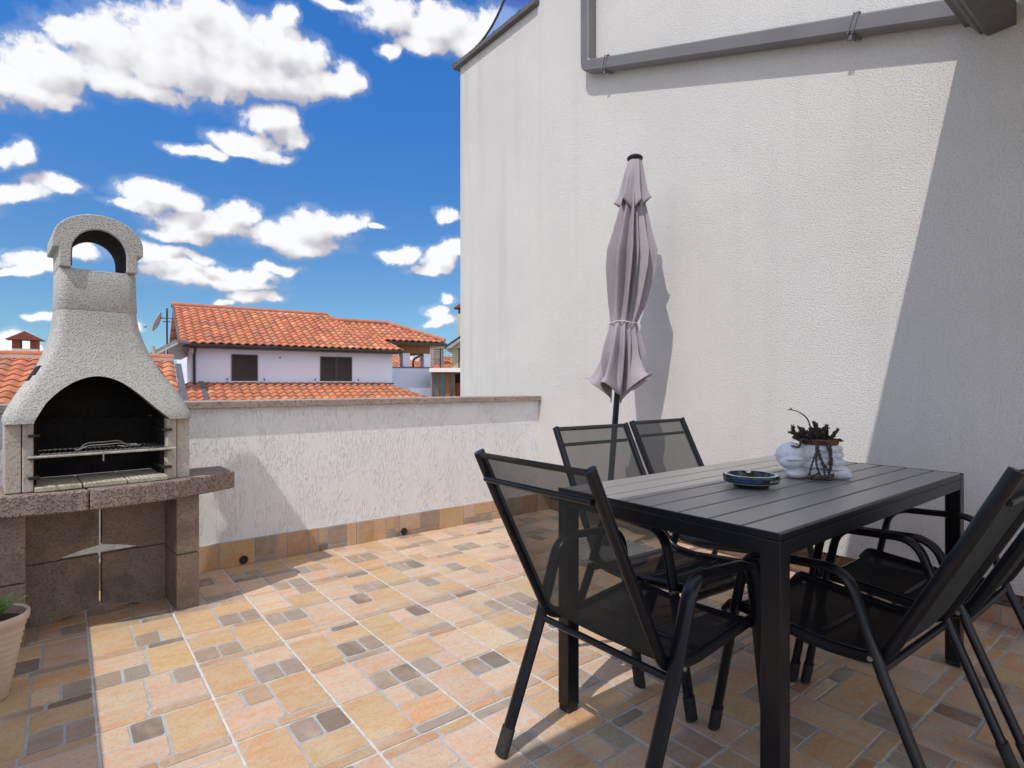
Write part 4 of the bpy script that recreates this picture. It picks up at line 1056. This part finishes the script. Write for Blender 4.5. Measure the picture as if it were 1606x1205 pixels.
mb=MB(); mb.tube(fillet([b+dv*.45+UPV*2.46,b+dv*.10+UPV*2.28,b+UPV*2.18,b+UPV*1.88],[.1,.1],3),.10,.10,n=8); mb.build('downpipe',M['gutterblack'],PV,smooth=50)

# --- far tiled roofs, yellow house, balcony with timber door
FO=at(-9.0,40,2.0)
FH=thing('far_house',at(-3,42,-4),'distant house with pale orange tiled roof seen through the pavilion pillars','house')
mb=MB(); tile_roof(mb,FO,dv,slope(18,nv),12,4.4,None,None,.36,.42,6)
fr_=mb.build('roof',M['rooftile'],FH,smooth=60); MB().obox(FO+nv*.4-UPV*6,dv*12,nv*7,UPV*5.9).build('wall',M['hwhite'],FH)
c=FO+dv*4.6+nv*1.6; MB().obox(c,dv*.9,nv*.7,UPV*2.35).build('chimney',M['stone'],fr_)
c=FO+dv*3.3+nv*2.6; mb=MB(); mb.obox(c,dv*.6,nv*.6,UPV*1.9); mb.build('chimney',M['hwhite'],fr_)
YH=thing('yellow_house',at(-1.5,36,-4),'pale yellow gabled house with white eaves and tall chimney, far behind','house')
y0=at((710-803)/894*35,35,0); ez=3.35
fx=Vector((FY,-FX,0)); fy=Vector((FX,FY,0))
mb=MB(); wv_=[(0,-4),(7,-4),(7,ez),(3.5,ez+2.4),(0,ez)]
vs=[y0+fx*a+UPV*b for a,b in wv_]+[y0+fx*a+UPV*b+fy*6 for a,b in wv_]
mb.add(vs,[(0,1,2,3,4),(9,8,7,6,5)]+[(i,5+i,5+(i+1)%5,(i+1)%5) for i in range(5)]); mb.build('wall',M['hyellow'],YH)
mb=MB(); sA=(fx*3.5+UPV*2.4).normalized(); sB=(-fx*3.5+UPV*2.4).normalized()
mb.obox(y0-sA*.42-fy*.5+UPV*(ez+.02),sA*4.75,fy*7,UPV*.20); mb.obox(y0+fx*7-sB*.42-fy*.5+UPV*(ez+.02),sB*4.74,fy*7,UPV*.19); ev=mb.build('eaves',M['hwhite'],YH)
mb=MB(); mb.obox(y0-sA*.55-fy*.6+UPV*(ez+.225),sA*4.9,fy*7.2,UPV*.09); mb.obox(y0+fx*7-sB*.55-fy*.6+UPV*(ez+.225),sB*4.88,fy*7.2,UPV*.085); yr=mb.build('roof',M['gutterblack'],YH)
c=y0+fx*.28+fy*.3; mb=MB(); mb.obox(c+UPV*3.6,fx*.55,fy*.5,UPV*1.85); ck=mb.build('chimney',M['hyellow'],yr)
for k in (.03,.40): MB().obox(c+UPV*5.452+fx*k,fx*.12,fy*.45,UPV*.34).build('pier',M['gutterblack'],ck)
mb=MB(); b=c+UPV*5.793
mb.add([b-fx*.25-fy*.15,b+fx*.8-fy*.15,b+fx*.275+UPV*.36-fy*.15,b-fx*.25+fy*.65,b+fx*.8+fy*.65,b+fx*.275+UPV*.36+fy*.65],[(0,1,2),(5,4,3),(0,3,4,1),(1,4,5,2),(2,5,3,0)]); mb.build('chimney_roof',M['brick'],ck)

BH=thing('balcony_house',at(-2,25.5,-4),'house front with railed balcony above an orange timber glazed door','house')
b0=at((674-803)/894*24.6,24.6,0)
MB().obox(b0+UPV*1.62-fx*.02,fx*4,fy*2.2,UPV*.17).build('balcony_slab',M['hwhite'],BH)
mb=MB()
mb.tube([b0+UPV*2.62+fy*.08,b0+fx*4+UPV*2.70+fy*.08],.04,.04,n=6)
for k in range(5): mb.tube([b0+fx*(.45+.80*k)+fy*.08+UPV*1.79,b0+fx*(.45+.80*k)+fy*.08+UPV*2.66],.055,.055,n=6)
for k in range(9): mb.tube([b0+UPV*(1.88+.09*k)+fy*.08,b0+fx*4+UPV*(1.88+.09*k)+fy*.08],.008,.008,n=4)
for k in range(26): mb.tube([b0+fx*(.08+.15*k)+fy*.08+UPV*1.80,b0+fx*(.08+.15*k)+fy*.08+UPV*2.64],.014,.014,n=4)
mb.build('railing',M['gutterblack'],BH)
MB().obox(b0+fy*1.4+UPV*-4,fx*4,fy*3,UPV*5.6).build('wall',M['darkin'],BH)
mb=MB(); 
for a,w in ((.0,.08),(.42,.10),(.98,.34),(1.55,.12)): mb.obox(b0+fx*a*.62+fy*.5+UPV*.2,fx*w*.62,fy*.1,UPV*1.40)
mb.obox(b0+fy*.52+UPV*1.53,fx*1.1,fy*.08,UPV*.085); mb.obox(b0+fy*1.35+fx*.72+UPV*.2,fx*.6,fy*.04,UPV*.95)
df=mb.build('door_frame',M['wood'],BH)
MB().obox(b0+fx*.05+fy*.54+UPV*.2,fx*.56,fy*.02,UPV*1.33).build('pane',M['winglass'],df); MB().obox(b0+fx*.83+fy*.54+UPV*.2,fx*.14,fy*.02,UPV*1.33).build('pane',M['winglass'],df)

# ------------------------------------------------------------------ render settings
SC.render.engine='CYCLES'
SC.view_settings.view_transform='Standard'; SC.view_settings.look='None'; SC.view_settings.gamma=1; SC.view_settings.exposure=.0
SC.render.resolution_x=1024; SC.render.resolution_y=768
SC.cycles.max_bounces=10; SC.cycles.transparent_max_bounces=16; SC.cycles.use_denoising=True
SC.cycles.caustics_reflective=False; SC.cycles.caustics_refractive=False
